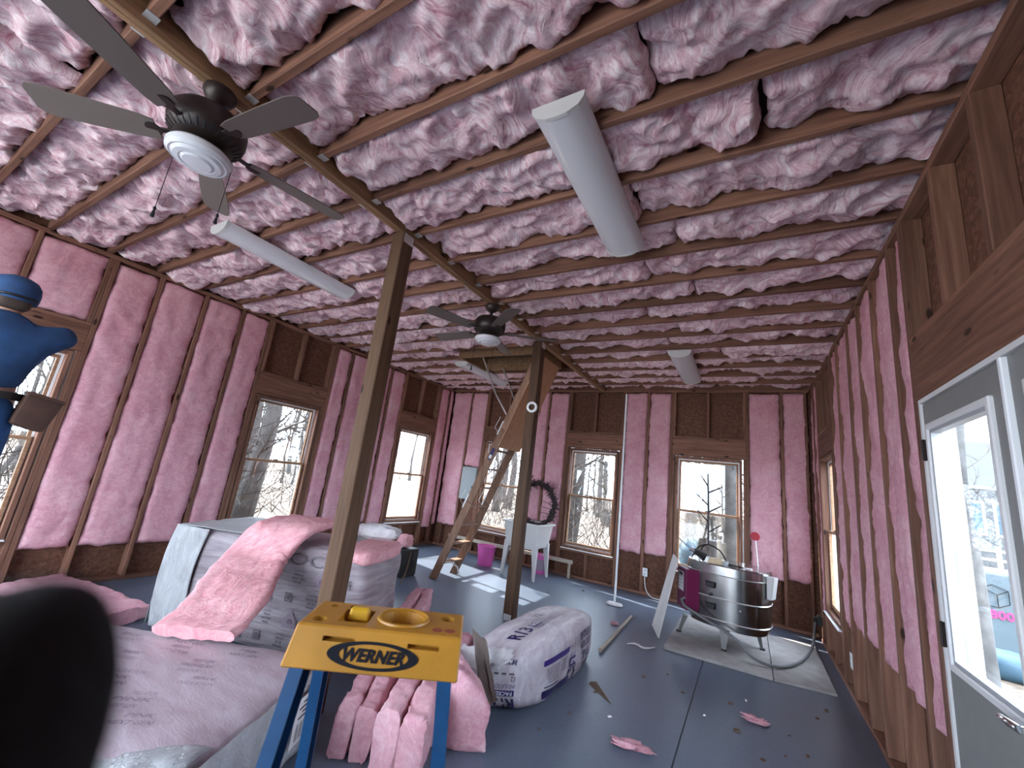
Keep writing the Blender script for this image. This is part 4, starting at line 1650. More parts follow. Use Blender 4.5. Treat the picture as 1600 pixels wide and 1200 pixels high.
def wrap_light(x, y0, y1, label):
    root = thing('ceiling_light', label, 'ceiling light', (x, (y0 + y1) / 2, ZJ), 'wraparound ceiling lights')
    box_obj('housing', (x - 0.105, y0 + 0.02, ZJ - 0.030), (x + 0.105, y1 - 0.02, ZJ - 0.002), 'white_paint', root)
    prof = [(-0.125, 0.0), (-0.122, -0.030), (-0.100, -0.062), (-0.05, -0.083), (0.0, -0.088), (0.05, -0.083), (0.100, -0.062), (0.122, -0.030), (0.125, 0.0)]
    df = MB()
    for yy in (y0 + 0.018, y1 - 0.018):
        for a, z in prof:
            df.v.append((x + a, yy, ZJ - 0.006 + z))
    m_ = len(prof)
    for k in range(m_):
        df.f.append((k, (k + 1) % m_, m_ + (k + 1) % m_, m_ + k))
    df.f.append(tuple(range(m_)))
    df.f.append(tuple(reversed(range(m_, 2 * m_))))
    obj('diffuser', df, 'white_gloss', root, smooth=0.6)
    for ya, yb in ((y0, y0 + 0.018), (y1 - 0.018, y1)):
        e = MB()
        for yy in (ya, yb):
            for a, z in prof:
                e.v.append((x + a * 1.03, yy, ZJ - 0.005 + z * 1.04))
        for k in range(m_):
            e.f.append((k, (k + 1) % m_, m_ + (k + 1) % m_, m_ + k))
        e.f.append(tuple(range(m_)))
        e.f.append(tuple(reversed(range(m_, 2 * m_))))
        obj('end_cap', e, 'white_plastic', root)
    return root


wrap_light(-0.727, 1.31, 2.52, 'white wraparound ceiling light nearest the viewer, right of the beam')
wrap_light(-3.58, 1.255, 2.475, 'long white wraparound ceiling light below the near fan, left of the beam')
wrap_light(-0.685, 4.80, 6.05, 'small far white wraparound ceiling light by the back wall, right of the beam')
wrap_light(-3.85, 4.85, 6.10, 'small far white wraparound ceiling light beyond the attic hatch, left of the beam')

# ------------------------------------------------------------------ attic ladder
al_ = thing('attic_ladder', 'folding wooden attic ladder let down from the ceiling hatch to the floor', 'attic ladder', (-3.7, 5.0, 0))
LF = Vector((-3.70, 0, 0.0))
LTt = Vector((-2.46, 0, 3.12))
ldir = (LTt - LF).normalized()
lnrm = Vector((-ldir.z, 0, ldir.x))
LY = (4.76, 5.21)


def lp(f, y, off=0.0):
    p = LF.lerp(LTt, f) + lnrm * off
    return Vector((p.x, y, p.z))


for y in LY:
    for f0, f1, o_ in ((0.0, 0.335, 0.0), (0.335, 0.66, 0.0), (0.66, 0.985, 0.0)):
        p, q = lp(f0 + 0.001, y), lp(f1 - 0.001, y)
        if f0 == 0:
            rail = MB()
            hw = 0.055
            # foot cut level with the floor
            b0, b1 = LF + lnrm * hw, LF - lnrm * hw
            b0, b1 = b0 - ldir * (b0.z / ldir.z), b1 - ldir * (b1.z / ldir.z)
            t0, t1 = q + lnrm * hw, q - lnrm * hw
            rail.hexa([(b0.x, y - 0.0125, 0), (b1.x, y - 0.0125, 0), (b1.x, y + 0.0125, 0), (b0.x, y + 0.0125, 0)],
                      [(t0.x, y - 0.0125, t0.z), (t1.x, y - 0.0125, t1.z), (t1.x, y + 0.0125, t1.z), (t0.x, y + 0.0125, t0.z)])
        else:
            rail = MB().bar(p, q, 0.11, 0.025, (0, 1, 0))
        obj('stringer', rail, 'ladder_wood', al_, bevel=0.002)
for k in range(11):
    f = 0.07 + k * 0.083
    p, q = lp(f, LY[0] + 0.013), lp(f, LY[1] - 0.013)
    tr = MB().hexa([p + Vector((-0.055, 0, -0.010)), p + Vector((0.055, 0, -0.010)), q + Vector((0.055, 0, -0.010)), q + Vector((-0.055, 0, -0.010))],
                   [p + Vector((-0.055, 0, 0.010)), p + Vector((0.055, 0, 0.010)), q + Vector((0.055, 0, 0.010)), q + Vector((-0.055, 0, 0.010))])
    obj('tread', tr, 'ladder_wood', al_, bevel=0.002)
dpn = MB()
d0, d1 = 0.59, 0.995
for f in (d0, d1):
    for y in (4.685, 5.295):
        for o_ in (-0.075, -0.087):
            dpn.v.append(tuple(lp(f, y, o_)))
dpn.f = [(0, 1, 3, 2), (4, 6, 7, 5), (0, 4, 5, 1), (2, 3, 7, 6), (0, 2, 6, 4), (1, 5, 7, 3)]
o = obj('hatch_panel', dpn, 'plywood', al_)
part_label(o, 'plywood hatch door hanging under the ladder')
for y in (4.70, 5.28):
    obj('steel_arm', MB().tube([Vector((-3.35, y, 3.10)), Vector((-3.05, y, 2.55)), lp(0.72, y, 0.02)], 0.012, 6), 'bright_band', al_)
for y in LY:
    for f in (0.335, 0.66):
        obj('hinge', MB().bar(lp(f - 0.03, y - 0.018, 0.05), lp(f + 0.03, y - 0.018, 0.05), 0.020, 0.006, (0, 1, 0)), 'galvanised', al_)
        obj('strut_arm', MB().tube([lp(f - 0.02, y - 0.02, 0.052), lp(f - 0.01, y - 0.02, 0.13), lp(f + 0.04, y - 0.02, 0.12)], 0.005, 5), 'galvanised', al_)
obj('warning_label', MB().add([lp(0.525, LY[0] - 0.0132, -0.030), lp(0.525, LY[0] - 0.0132, 0.030), lp(0.575, LY[0] - 0.0132, 0.030), lp(0.575, LY[0] - 0.0132, -0.030)], [(0, 1, 2, 3)]), 'print_navy', al_)
obj('warning_print', MB().add([lp(0.531, LY[0] - 0.0136, -0.020), lp(0.531, LY[0] - 0.0136, 0.020), lp(0.546, LY[0] - 0.0136, 0.020), lp(0.546, LY[0] - 0.0136, -0.020)], [(0, 1, 2, 3)]), 'label_white', al_)
o = obj('pull_cord', MB().tube([(-3.57, 4.79, 0.225), (-3.45, 4.80, 0.24), (-3.36, 4.81, 0.20), (-3.33, 4.815, 0.12)], 0.012, 6), 'label_white', al_, smooth=True)

# roll of tape on the far post
o = obj('tape_roll', MB().lathe([(0.035, -0.022), (0.060, -0.022), (0.060, 0.022), (0.035, 0.022), (0.0345, -0.0215)], (-2.070, 4.155, 2.25), 28, (0.55, -1, 0)), 'label_white', smooth=0.5)
bpy.data.objects.remove(o)
tr_ = MB()
ax = Vector((0.15, -1, 0)).normalized()
rr = ax.cross(UP).normalized()
cc = Vector((XB + 0.03, 4.19 - 0.075, 2.25))
for (r, hh) in ((0.038, -0.016), (0.062, -0.016), (0.062, 0.016), (0.038, 0.016)):
    for k in range(28):
        a = 2 * PI * k / 28
        tr_.v.append(tuple(cc + ax * hh + (rr * math.cos(a) + UP * math.sin(a)) * r))
for i in range(4):
    for k in range(28):
        tr_.f.append((i * 28 + k, i * 28 + (k + 1) % 28, ((i + 1) % 4) * 28 + (k + 1) % 28, ((i + 1) % 4) * 28 + k))
tape = thing('tape_roll', 'white ring of tape hanging on a nail in the far support post', 'tape roll', tuple(cc))
obj('ring', tr_, 'label_white', tape, smooth=0.5)
obj('nail', MB().tube([cc + UP * 0.030 - ax * 0.018, cc + UP * 0.030 + ax * 0.022], 0.004, 6), 'steel', tape)

# ------------------------------------------------------------------ kiln on its boards
PB = Vector((-0.715, 4.70, 0)), Vector((0.18, 4.70, 0)), Vector((0.18, 6.30, 0)), Vector((-0.86, 6.10, 0))


def board(c4, z1, name, label, mt, cat='board', group=None):
    mb_ = MB().hexa([(p[0], p[1], 0.0) for p in c4], [(p[0], p[1], z1) for p in c4])
    return tag(obj(name, mb_, mt, bevel=0.002), label, cat, group)


board([(-0.73, 4.69), (0.170, 4.72), (0.165, 6.20), (-0.735, 6.17)], 0.028, 'floor_board', 'pale cement board on the floor under the kiln', 'cement_board')
board([(0.176, 4.72), (0.625, 4.80), (0.625, 6.25), (0.172, 6.20)], 0.020, 'floor_board', 'pale cement board on the floor beside the right wall, next to the kiln board', 'cement_board')

KX, KY, KR = -0.20, 5.42, 0.40
kiln = thing('kiln', 'oval stainless steel pottery kiln with a maroon control box', 'kiln', (KX, KY, 0.028))


def oval(rx, ry, n_=48, p=2.6):
    out = []
    for k in range(n_):
        t = 2 * PI * k / n_
        c_, s_ = math.cos(t), math.sin(t)
        out.append((math.copysign(abs(c_) ** (2 / p), c_) * rx, math.copysign(abs(s_) ** (2 / p), s_) * ry))
    return out


KROT = math.radians(-12)


def kn(x, y, z):
    return Vector((KX + x * math.cos(KROT) - y * math.sin(KROT), KY + x * math.sin(KROT) + y * math.cos(KROT), z))


def oval_solid(levels, p=2.6):
    mb_ = MB()
    n_ = 48
    for (rx, ry, z) in levels:
        for x, y in oval(rx, ry, n_, p):
            mb_.v.append(tuple(kn(x, y, z)))
    for i in range(len(levels) - 1):
        for k in range(n_):
            mb_.f.append((i * n_ + k, i * n_ + (k + 1) % n_, (i + 1) * n_ + (k + 1) % n_, (i + 1) * n_ + k))
    mb_.f.append(tuple(reversed(range(n_))))
    mb_.f.append(tuple(range((len(levels) - 1) * n_, len(levels) * n_)))
    return mb_


RX, RY = 0.395, 0.325
obj('base_ring', oval_solid([(RX - 0.02, RY - 0.02, 0.225), (RX - 0.02, RY - 0.02, 0.262)]), 'steel_brushed', kiln, smooth=0.5)
for k, (z0, z1) in enumerate(((0.262, 0.490), (0.493, 0.715))):
    obj('drum_section', oval_solid([(RX, RY, z0), (RX, RY, z1)]), 'steel_brushed', kiln, smooth=0.5)
obj('lid', oval_solid([(RX + 0.006, RY + 0.006, 0.718), (RX + 0.006, RY + 0.006, 0.800), (RX - 0.004, RY - 0.004, 0.808)]), 'steel', kiln, smooth=0.5)
for z in (0.285, 0.490, 0.715):
    obj('band', oval_solid([(RX + 0.004, RY + 0.004, z - 0.006), (RX + 0.008, RY + 0.008, z), (RX + 0.004, RY + 0.004, z + 0.006)]), 'bright_band', kiln, smooth=True)


def on_drum(ang, off=0.0):
    t = math.radians(ang)
    c_, s_ = math.cos(t), math.sin(t)
    x, y = math.copysign(abs(c_) ** (2 / 2.6), c_) * (RX + off), math.copysign(abs(s_) ** (2 / 2.6), s_) * (RY + off)
    return x, y


# control box on the left of its front
ca = 220
bx, by = on_drum(ca, 0.0)
nrm_ = (kn(math.cos(math.radians(ca)), math.sin(math.radians(ca)), 0) - kn(0, 0, 0)).normalized()
tg = Vector((-nrm_.y, nrm_.x, 0))
bc = kn(bx, by, 0)


def cbx(a, d, z):
    return bc + tg * a + nrm_ * d + UP * z


ctl = obj('control_box', MB().hexa([cbx(-0.125, -0.06, 0.30), cbx(-0.125, 0.095, 0.30), cbx(0.125, 0.095, 0.30), cbx(0.125, -0.06, 0.30)],
                                   [cbx(-0.125, -0.06, 0.705), cbx(-0.125, 0.095, 0.705), cbx(0.125, 0.095, 0.705), cbx(0.125, -0.06, 0.705)]), 'maroon', kiln, bevel=0.006)
part_label(ctl, 'maroon control box with a pale keypad')
KA = -1
obj('keypad', MB().hexa([cbx(-0.1265, 0.010, 0.47), cbx(-0.128, 0.010, 0.47), cbx(-0.128, 0.082, 0.47), cbx(-0.1265, 0.082, 0.47)],
                        [cbx(-0.1265, 0.010, 0.665), cbx(-0.128, 0.010, 0.665), cbx(-0.128, 0.082, 0.665), cbx(-0.1265, 0.082, 0.665)]), 'keypad', ctl)
pd = MB().hexa([cbx(-0.085, 0.0955, 0.47), cbx(-0.085, 0.0975, 0.47), cbx(0.060, 0.0975, 0.47), cbx(0.060, 0.0955, 0.47)],
               [cbx(-0.085, 0.0955, 0.665), cbx(-0.085, 0.0975, 0.665), cbx(0.060, 0.0975, 0.665), cbx(0.060, 0.0955, 0.665)])
obj('keypad', pd, 'keypad', ctl)
for i in range(3):
    for j in range(4):
        a, z = -0.068 + i * 0.040, 0.485 + j * 0.033
        obj('key', MB().hexa([cbx(a, 0.0975, z), cbx(a, 0.100, z), cbx(a + 0.028, 0.100, z), cbx(a + 0.028, 0.0975, z)],
                             [cbx(a, 0.0975, z + 0.022), cbx(a, 0.100, z + 0.022), cbx(a + 0.028, 0.100, z + 0.022), cbx(a + 0.028, 0.0975, z + 0.022)]), 'label_white', ctl)
obj('display', MB().hexa([cbx(-0.060, 0.0975, 0.628), cbx(-0.060, 0.0995, 0.628), cbx(0.030, 0.0995, 0.628), cbx(0.030, 0.0975, 0.628)],
                         [cbx(-0.060, 0.0975, 0.653), cbx(-0.060, 0.0995, 0.653), cbx(0.030, 0.0995, 0.653), cbx(0.030, 0.0975, 0.653)]), 'black', ctl)
# handles and peephole plugs
for ang, zz, nm in ((262, 0.605, 'carry_handle'), (262, 0.400, 'carry_handle')):
    x, y = on_drum(ang, 0.002)
    c_ = kn(x, y, zz)
    nn_ = (kn(math.cos(math.radians(ang)), math.sin(math.radians(ang)), 0) - kn(0, 0, 0)).normalized()
    tt = Vector((-nn_.y, nn_.x, 0))
    obj(nm, MB().hexa([c_ - tt * 0.045 - UP * 0.032, c_ - tt * 0.045 + nn_ * 0.022 - UP * 0.022, c_ + tt * 0.045 + nn_ * 0.022 - UP * 0.022, c_ + tt * 0.045 - UP * 0.032],
                      [c_ - tt * 0.050 + UP * 0.032, c_ - tt * 0.050 + nn_ * 0.022 + UP * 0.026, c_ + tt * 0.050 + nn_ * 0.022 + UP * 0.026, c_ + tt * 0.050 + UP * 0.032]), 'black', kiln, bevel=0.004)
x, y = on_drum(262, 0.002)
obj('peephole_plug', MB().lathe([(0.016, 0), (0.016, 0.02), (0.010, 0.035)], kn(x, y, 0.512), 14, nn_), 'black', kiln)
x, y = on_drum(292, 0.0)
obj('peephole', MB().lathe([(0.010, 0), (0.008, 0.004)], kn(x, y, 0.42), 12, nn_), 'bright_band', kiln)
# hinge bracket on its right
ang = 350
x, y = on_drum(ang, 0.004)
nn_ = (kn(math.cos(math.radians(ang)), math.sin(math.radians(ang)), 0) - kn(0, 0, 0)).normalized()
tt = Vector((-nn_.y, nn_.x, 0))
c_ = kn(x, y, 0)
o = obj('hinge_bracket', MB().hexa([c_ - tt * 0.06 + UP * 0.56, c_ - tt * 0.06 + nn_ * 0.04 + UP * 0.56, c_ + tt * 0.06 + nn_ * 0.04 + UP * 0.56, c_ + tt * 0.06 + UP * 0.56],
                                   [c_ - tt * 0.06 + UP * 0.775, c_ - tt * 0.06 + nn_ * 0.07 + UP * 0.775, c_ + tt * 0.06 + nn_ * 0.07 + UP * 0.775, c_ + tt * 0.06 + UP * 0.775]), 'white_plastic', kiln, bevel=0.006)
# stand with four legs
obj('stand_frame', oval_solid([(RX - 0.03, RY - 0.03, 0.208), (RX - 0.03, RY - 0.03, 0.224)]), 'steel_brushed', kiln, smooth=0.5)
for (x, y) in ((-0.46, -0.20), (0.045, -0.345), (0.30, 0.12), (-0.13, 0.28)):
    t_, b_ = kn(x * 0.86, y * 0.86, 0.210), kn(x * 0.97, y * 0.97, 0.040)
    sx = (t_ - kn(0, 0, 0.21)).normalized()
    sy = Vector((-sx.y, sx.x, 0))
    lg = MB().hexa([b_ - sy * 0.020 - sx * 0.018, b_ + sy * 0.020 - sx * 0.018, b_ + sy * 0.020 + sx * 0.004, b_ - sy * 0.020 + sx * 0.004],
                   [t_ - sy * 0.045 - sx * 0.03, t_ + sy * 0.045 - sx * 0.03, t_ + sy * 0.045 + sx * 0.012, t_ - sy * 0.045 + sx * 0.012])
    lgo = obj('leg', lg, 'leg_grey', kiln)
    obj('rubber_foot', MB().box(b_ + Vector((-0.024, -0.024, -0.0115)), b_ + Vector((0.024, 0.024, 0.0))), 'black_rubber', lgo)
obj('power_cable', MB().tube(resample([cbx(0.10, 0.098, 0.42), cbx(0.16, 0.13, 0.36), Vector((-0.15, 4.98, 0.20)), Vector((0.02, 4.93, 0.08)), Vector((0.22, 5.0, 0.043)), Vector((0.42, 5.35, 0.043)), Vector((0.57, 5.90, 0.06)), Vector((0.655, 6.42, 0.155)), Vector((0.672, 6.50, 0.215))], 0.04), 0.0135, 10), 'cable_grey', kiln, smooth=True)
o = thing('power_socket', 'black power socket box in the far right corner, where the kiln cable plugs in', 'socket', (0.715, 6.50, 0.24))
box_obj('socket_box', (0.690, 6.455, 0.19), (0.731, 6.545, 0.29), 'black', o)
box_obj('plug', (0.650, 6.47, 0.215), (0.6895, 6.53, 0.265), 'black_rubber', o, bevel=0.006)

# white panel leaning on the kiln
lean = MB()
p0, p1 = Vector((-0.82, 4.97, 0)), Vector((-0.955, 5.36, 0))
q0, q1 = Vector((-0.655, 5.00, 0.80)), Vector((-0.755, 5.40, 0.80))
th_ = Vector((-0.014, 0, 0.004))
lean.hexa([p0 + th_, p0, p1, p1 + th_], [q0 + th_, q0, q1, q1 + th_])
for i_, v_ in enumerate(lean.v):
    lean.v[i_] = (v_[0], v_[1], max(0.0, v_[2]))
tag(obj('leaning_panel', lean, 'panel_board', bevel=0.002), 'off-white flat panel leaning on edge against the kiln', 'panel')

# things on the kiln lid
ZK = 0.8085
o = thing('wire_tree', 'thin dark wire tree standing on the kiln lid, in front of the window', 'ornament', (-0.40, 5.38, ZK))
pj = Vector((-0.40, 5.38, 0.975))
obj('stem', MB().tube([pj, Vector((-0.402, 5.38, 1.40)), Vector((-0.412, 5.38, 1.76))], [0.011, 0.010, 0.006], 6), 'wire_dark', o)
for k, (dx, dy) in enumerate(((-0.16, -0.08), (-0.10, 0.10), (0.20, -0.10))):
    obj('leg', MB().tube(resample([pj, pj + Vector((dx * 0.6, dy * 0.6, -0.04)), Vector((pj.x + dx, pj.y + dy, ZK + 0.008))], 0.04), 0.008, 6), 'wire_dark', o)
for k, (z, dx, dz) in enumerate(((1.10, 0.13, 0.10), (1.22, -0.11, 0.11), (1.32, 0.135, 0.09), (1.40, -0.12, 0.11), (1.54, 0.145, 0.08), (1.61, -0.08, 0.12))):
    obj('branch', MB().tube([(-0.405, 5.38, z), (-0.405 + dx, 5.38, z + dz)], [0.008, 0.006], 6), 'wire_dark', o)

o = thing('heat_gun', 'black heat gun lying on the left of the kiln lid', 'tool', (-0.48, 5.27, ZK))
obj('barrel', MB().tube([(-0.53, 5.25, ZK + 0.085), (-0.42, 5.29, ZK + 0.045)], [0.030, 0.036], 12), 'black', o, smooth=True)
obj('grip', MB().tube([(-0.50, 5.26, ZK + 0.06), (-0.43, 5.20, ZK + 0.022)], [0.020, 0.022], 10), 'black', o, smooth=True)
obj('nozzle', MB().tube([(-0.53, 5.25, ZK + 0.085), (-0.575, 5.235, ZK + 0.10)], [0.018, 0.016], 10), 'steel', o)
o = thing('foam_block', 'tan foam block lying on the kiln lid', 'block', (-0.31, 5.25, ZK))
obj('block', MB().hexa([(-0.39, 5.17, ZK), (-0.25, 5.14, ZK), (-0.215, 5.26, ZK), (-0.355, 5.29, ZK)], [(-0.38, 5.18, ZK + 0.05), (-0.255, 5.15, ZK + 0.05), (-0.225, 5.255, ZK + 0.05), (-0.35, 5.28, ZK + 0.05)]), 'foam_tan', o, bevel=0.005)
obj('end_band', MB().hexa([(-0.252, 5.155, ZK), (-0.215, 5.148, ZK), (-0.190, 5.25, ZK), (-0.228, 5.26, ZK)], [(-0.252, 5.155, ZK + 0.04), (-0.215, 5.148, ZK + 0.04), (-0.190, 5.25, ZK + 0.04), (-0.228, 5.26, ZK + 0.04)]), 'panel_grey', o)
o = thing('pliers', 'dark pliers lying on the right half of the kiln lid', 'tool', (-0.10, 5.23, ZK))
obj('handle', MB().tube([(-0.21, 5.30, ZK + 0.008), (-0.14, 5.255, ZK + 0.010), (-0.085, 5.225, ZK + 0.008)], 0.006, 8), 'black', o)
obj('handle', MB().tube([(-0.19, 5.24, ZK + 0.008), (-0.14, 5.235, ZK + 0.010), (-0.085, 5.225, ZK + 0.008)], 0.006, 8), 'black', o)
obj('jaw', MB().tube([(-0.095, 5.23, ZK + 0.008), (-0.045, 5.20, ZK + 0.008)], [0.010, 0.004], 8), 'steel', o)
rg_ = MB().hexa([(-0.045, 5.22, ZK), (0.02, 5.205, ZK), (0.03, 5.245, ZK), (-0.035, 5.26, ZK)], [(-0.040, 5.224, ZK + 0.010), (0.016, 5.211, ZK + 0.012), (0.024, 5.241, ZK + 0.014), (-0.031, 5.255, ZK + 0.010)])
tag(obj('paper_scrap', rg_, 'label_white', bevel=0.002), 'small white paper scrap on the right of the kiln lid', 'paper')
o = thing('fly_swatter', 'red round fly swatter on a thin white handle, upright behind the kiln', 'fly swatter', (0.085, 5.70, 0.60))
obj('handle', MB().tube([(0.09, 5.705, 0.62), (0.085, 5.70, 0.80), (0.063, 5.70, 1.08)], 0.005, 6), 'vinyl_white', o)
obj('disc', MB().lathe([(0.045, -0.004), (0.048, 0), (0.045, 0.004)], (0.060, 5.70, 1.12), 22, (0, 1, 0)), 'red_plastic', o)

# ------------------------------------------------------------------ wall fittings
o = thing('electrical_panel', 'grey electrical breaker panel on the back wall beside the left corner', 'electrical panel', (-4.73, YB, 1.23))
box_obj('box', (-4.905, YB - 0.022, 0.93), (-4.555, YB + 0.085, 1.545), 'panel_grey', o)
dd = box_obj('door', (-4.89, YB - 0.032, 0.945), (-4.57, YB - 0.0225, 1.53), 'panel_grey', o, bevel=0.004)
obj('latch', MB().lathe([(0.020, 0), (0.020, 0.008)], (-4.61, YB - 0.0325, 1.17), 14, (0, -1, 0)), 'black', dd)


def outlet(side, a, z, label):
    T = WT[side]
    root = thing('wall_outlet', label, 'outlet', tuple(T(a, 0, z)), 'white outlets in the open walls')
    box_obj('box', T(a - 0.030, 0.0005, z - 0.05), T(a + 0.030, 0.06, z + 0.05), 'black', root)
    box_obj('cover_plate', T(a - 0.036, -0.008, z - 0.058), T(a + 0.036, -0.0005, z + 0.058), 'vinyl_white', root, bevel=0.002)
    for s in (-1, 1):
        box_obj('socket', T(a - 0.016, -0.011, z + s * 0.024 - 0.014), T(a + 0.016, -0.0085, z + s * 0.024 + 0.014), 'white_plastic', root, bevel=0.002)
    return root


out1 = outlet('back', -1.345, 0.315, 'white outlet low on the back wall with a cord hanging from it')
obj('cord', MB().tube(resample([(-1.345, YB - 0.012, 0.29), (-1.335, YB - 0.04, 0.17), (-1.30, YB - 0.06, 0.07), (-1.22, YB - 0.09, 0.012), (-1.10, YB - 0.10, 0.010)], 0.04), 0.006, 6), 'label_white', out1, smooth=True)
outlet('right', 4.80, 0.30, 'white outlet low on the right wall between bare studs')

# tall white pole standing in front of the back wall
o = thing('white_pole', 'thin tall white pole with a mop base standing before the back wall', 'pole', (-1.513, 5.78, 0))
obj('shaft', MB().tube([(-1.513, 5.78, 0.02), (-1.513, 5.78, 2.80)], 0.0135, 12), 'vinyl_white', o, smooth=True)
obj('base', soft_block(lambda x, y, z: Vector((-1.513 + 0.10 * x + 0.008 * noise.noise(Vector((x * 3, y * 3, z))), 5.78 + 0.055 * y + 0.012 * noise.noise(Vector((x * 5, y * 3, 2))), 0.018 + 0.018 * z)), 6, 4), 'label_white', o, smooth=True)
tag(obj('floor_stick', MB().tube([(-1.215, 5.43, 0.018), (-1.195, 4.75, 0.018), (-1.178, 4.10, 0.020)], [0.015, 0.017, 0.018], 10), 'stick_wood', smooth=0.8), 'wooden stick lying on the floor between the printed bag and the leaning panel', 'stick')

# ------------------------------------------------------------------ laundry tub, wreath, bucket
tub = thing('laundry_tub', 'white plastic laundry tub on four tapered legs, behind the far post', 'laundry tub', (-3.02, 6.12, 0))
tx0, tx1, ty0, ty1 = -3.32, -2.72, 5.86, 6.38
rim_ = MB().ring(lambda a, d, z: Vector((a, z, d)), tx0 - 0.03, tx1 + 0.03, ty0 - 0.03, ty1 + 0.03, 0.055, 0.765, 0.795)
obj('rim', rim_, 'white_plastic', tub, bevel=0.005)
bs = MB()
wl = [(0.0, 0.765), (0.03, 0.46)]
B0 = [Vector((tx0, ty0, 0.766)), Vector((tx1, ty0, 0.766)), Vector((tx1, ty1, 0.766)), Vector((tx0, ty1, 0.766))]
cx_, cy_ = (tx0 + tx1) / 2, (ty0 + ty1) / 2
B1 = [Vector((cx_ + (p.x - cx_) * 0.86, cy_ + (p.y - cy_) * 0.86, 0.44)) for p in B0]
I0 = [Vector((cx_ + (p.x - cx_) * 0.95, cy_ + (p.y - cy_) * 0.95, 0.766)) for p in B0]
I1 = [Vector((cx_ + (p.x - cx_) * 0.80, cy_ + (p.y - cy_) * 0.80, 0.46)) for p in B0]
bs.v = [tuple(p) for p in B0 + B1 + I0 + I1]
for k in range(4):
    k2 = (k + 1) % 4
    bs.f += [(k, k2, 4 + k2, 4 + k), (8 + k, 12 + k, 12 + k2, 8 + k2), (k, 8 + k, 8 + k2, k2)]
bs.f += [(4, 5, 6, 7), (12, 15, 14, 13)]
obj('basin', bs, 'white_plastic', tub, bevel=0.004)
for sx, sy in ((-1, -1), (1, -1), (1, 1), (-1, 1)):
    t_ = Vector((cx_ + sx * 0.235, cy_ + sy * 0.20, 0.50))
    b_ = Vector((cx_ + sx * 0.275, cy_ + sy * 0.235, 0.0))
    lg = MB().hexa([b_ + Vector((-0.016, -0.016, 0)), b_ + Vector((0.016, -0.016, 0)), b_ + Vector((0.016, 0.016, 0)), b_ + Vector((-0.016, 0.016, 0))],
                   [t_ + Vector((-0.045, -0.035, 0)), t_ + Vector((0.045, -0.035, 0)), t_ + Vector((0.045, 0.035, 0)), t_ + Vector((-0.045, 0.035, 0))])
    obj('leg', lg, 'white_plastic', tub, bevel=0.003)
obj('apron', MB().ring(lambda a, d, z: Vector((a, cy_ - 0.215 + d, z)), cx_ - 0.27, cx_ + 0.27, 0.38, 0.47, (0.06, 0.06, 0.001, 0.05), 0, 0.02), 'white_plastic', tub)

wr = thing('wreath', 'dark twiggy wreath standing up in the laundry tub', 'wreath', (-3.0, 6.30, 0.75))
wc = Vector((-3.02, 6.33, 1.07))
wrn = random.Random(5)
core = MB().tube([wc + Vector(((0.31 + 0.012 * math.sin(t * 9)) * math.cos(t), 0.01 * math.sin(t * 7), (0.335 + 0.012 * math.sin(t * 9)) * math.sin(t))) for t in np.linspace(0, 2 * PI, 61)], [0.036 + 0.010 * math.sin(i * 1.9) for i in range(61)], 8, cap=False)
obj('ring', core, 'wreath', wr, smooth=True)
tw = MB()
for k in range(900):
    t = wrn.uniform(0, 2 * PI)
    p = wc + Vector((0.31 * math.cos(t), 0, 0.335 * math.sin(t)))
    d = Vector((-math.sin(t), 0, math.cos(t))) * wrn.choice((-1, 1)) * 0.5 + Vector((wrn.gauss(0, 1), wrn.gauss(0, 1), wrn.gauss(0, 1))) * 0.7
    d.normalize()
    q = p + d * wrn.uniform(0.05, 0.13)
    if q.z < 0.80:
        continue
    tw.tube([p + d * 0.02, q], [0.006, 0.003], 3, cap=False)
o = obj('twigs', tw, 'wreath', wr)
o['kind'] = 'stuff'
for k in range(3):
    a = wc + Vector((0.26, -0.03, 0.02 - 0.07 * k))
    obj('stem', MB().tube([a, a + Vector((-0.20, -0.01, 0.06 - 0.03 * k))], [0.005, 0.003], 5), 'wreath', wr)

bk = thing('bucket', 'magenta pink plastic bucket on the floor below the back window', 'bucket', (-3.76, 6.14, 0))
bm_ = MB().lathe([(0.115, 0.0), (0.120, 0.02), (0.150, 0.285), (0.160, 0.290), (0.160, 0.305), (0.148, 0.305), (0.117, 0.02), (0.0, 0.018)], (-3.76, 6.14, 0), 28)
obj('pail', bm_, 'bucket_pink', bk, smooth=0.6)
obj('bail', MB().tube([(-3.76 + 0.16 * math.cos(t), 6.14 - 0.02 * math.sin(t), 0.29 - 0.10 * math.sin(t) * 0.6) for t in np.linspace(0, PI, 13)], 0.004, 5), 'steel', bk)
o = obj('floor_scrap', MB().hexa([(-3.58, 6.05, 0), (-3.42, 6.03, 0), (-3.40, 6.12, 0), (-3.55, 6.14, 0)], [(-3.57, 6.06, 0.006), (-3.43, 6.04, 0.012), (-3.41, 6.11, 0.010), (-3.54, 6.13, 0.006)]), 'label_white')
tag(o, 'flat white paper scrap on the floor beside the pink bucket', 'paper')
bk2 = thing('bucket', 'lilac plastic bucket on the floor behind the laundry tub legs', 'bucket', (-2.95, 6.52, 0))
obj('pail', MB().lathe([(0.10, 0.0), (0.105, 0.02), (0.130, 0.26), (0.138, 0.265), (0.138, 0.28), (0.128, 0.28), (0.102, 0.02), (0.0, 0.018)], (-2.95, 6.54, 0), 24), 'bucket_pink', bk2, smooth=0.6)
obj('label_wrap', MB().lathe([(0.1125, 0.05), (0.131, 0.22)], (-2.95, 6.54, 0), 24), 'print_pale', bk2, smooth=True)
rl = thing('floor_rail', 'long pale board propped low along the back wall behind the tub and bucket', 'board', (-4.0, 6.62, 0.2))
obj('plank', MB().bar((-4.95, 6.66, 0.24), (-2.45, 6.66, 0.24), 0.035, 0.055), 'stick_wood', rl, bevel=0.003)
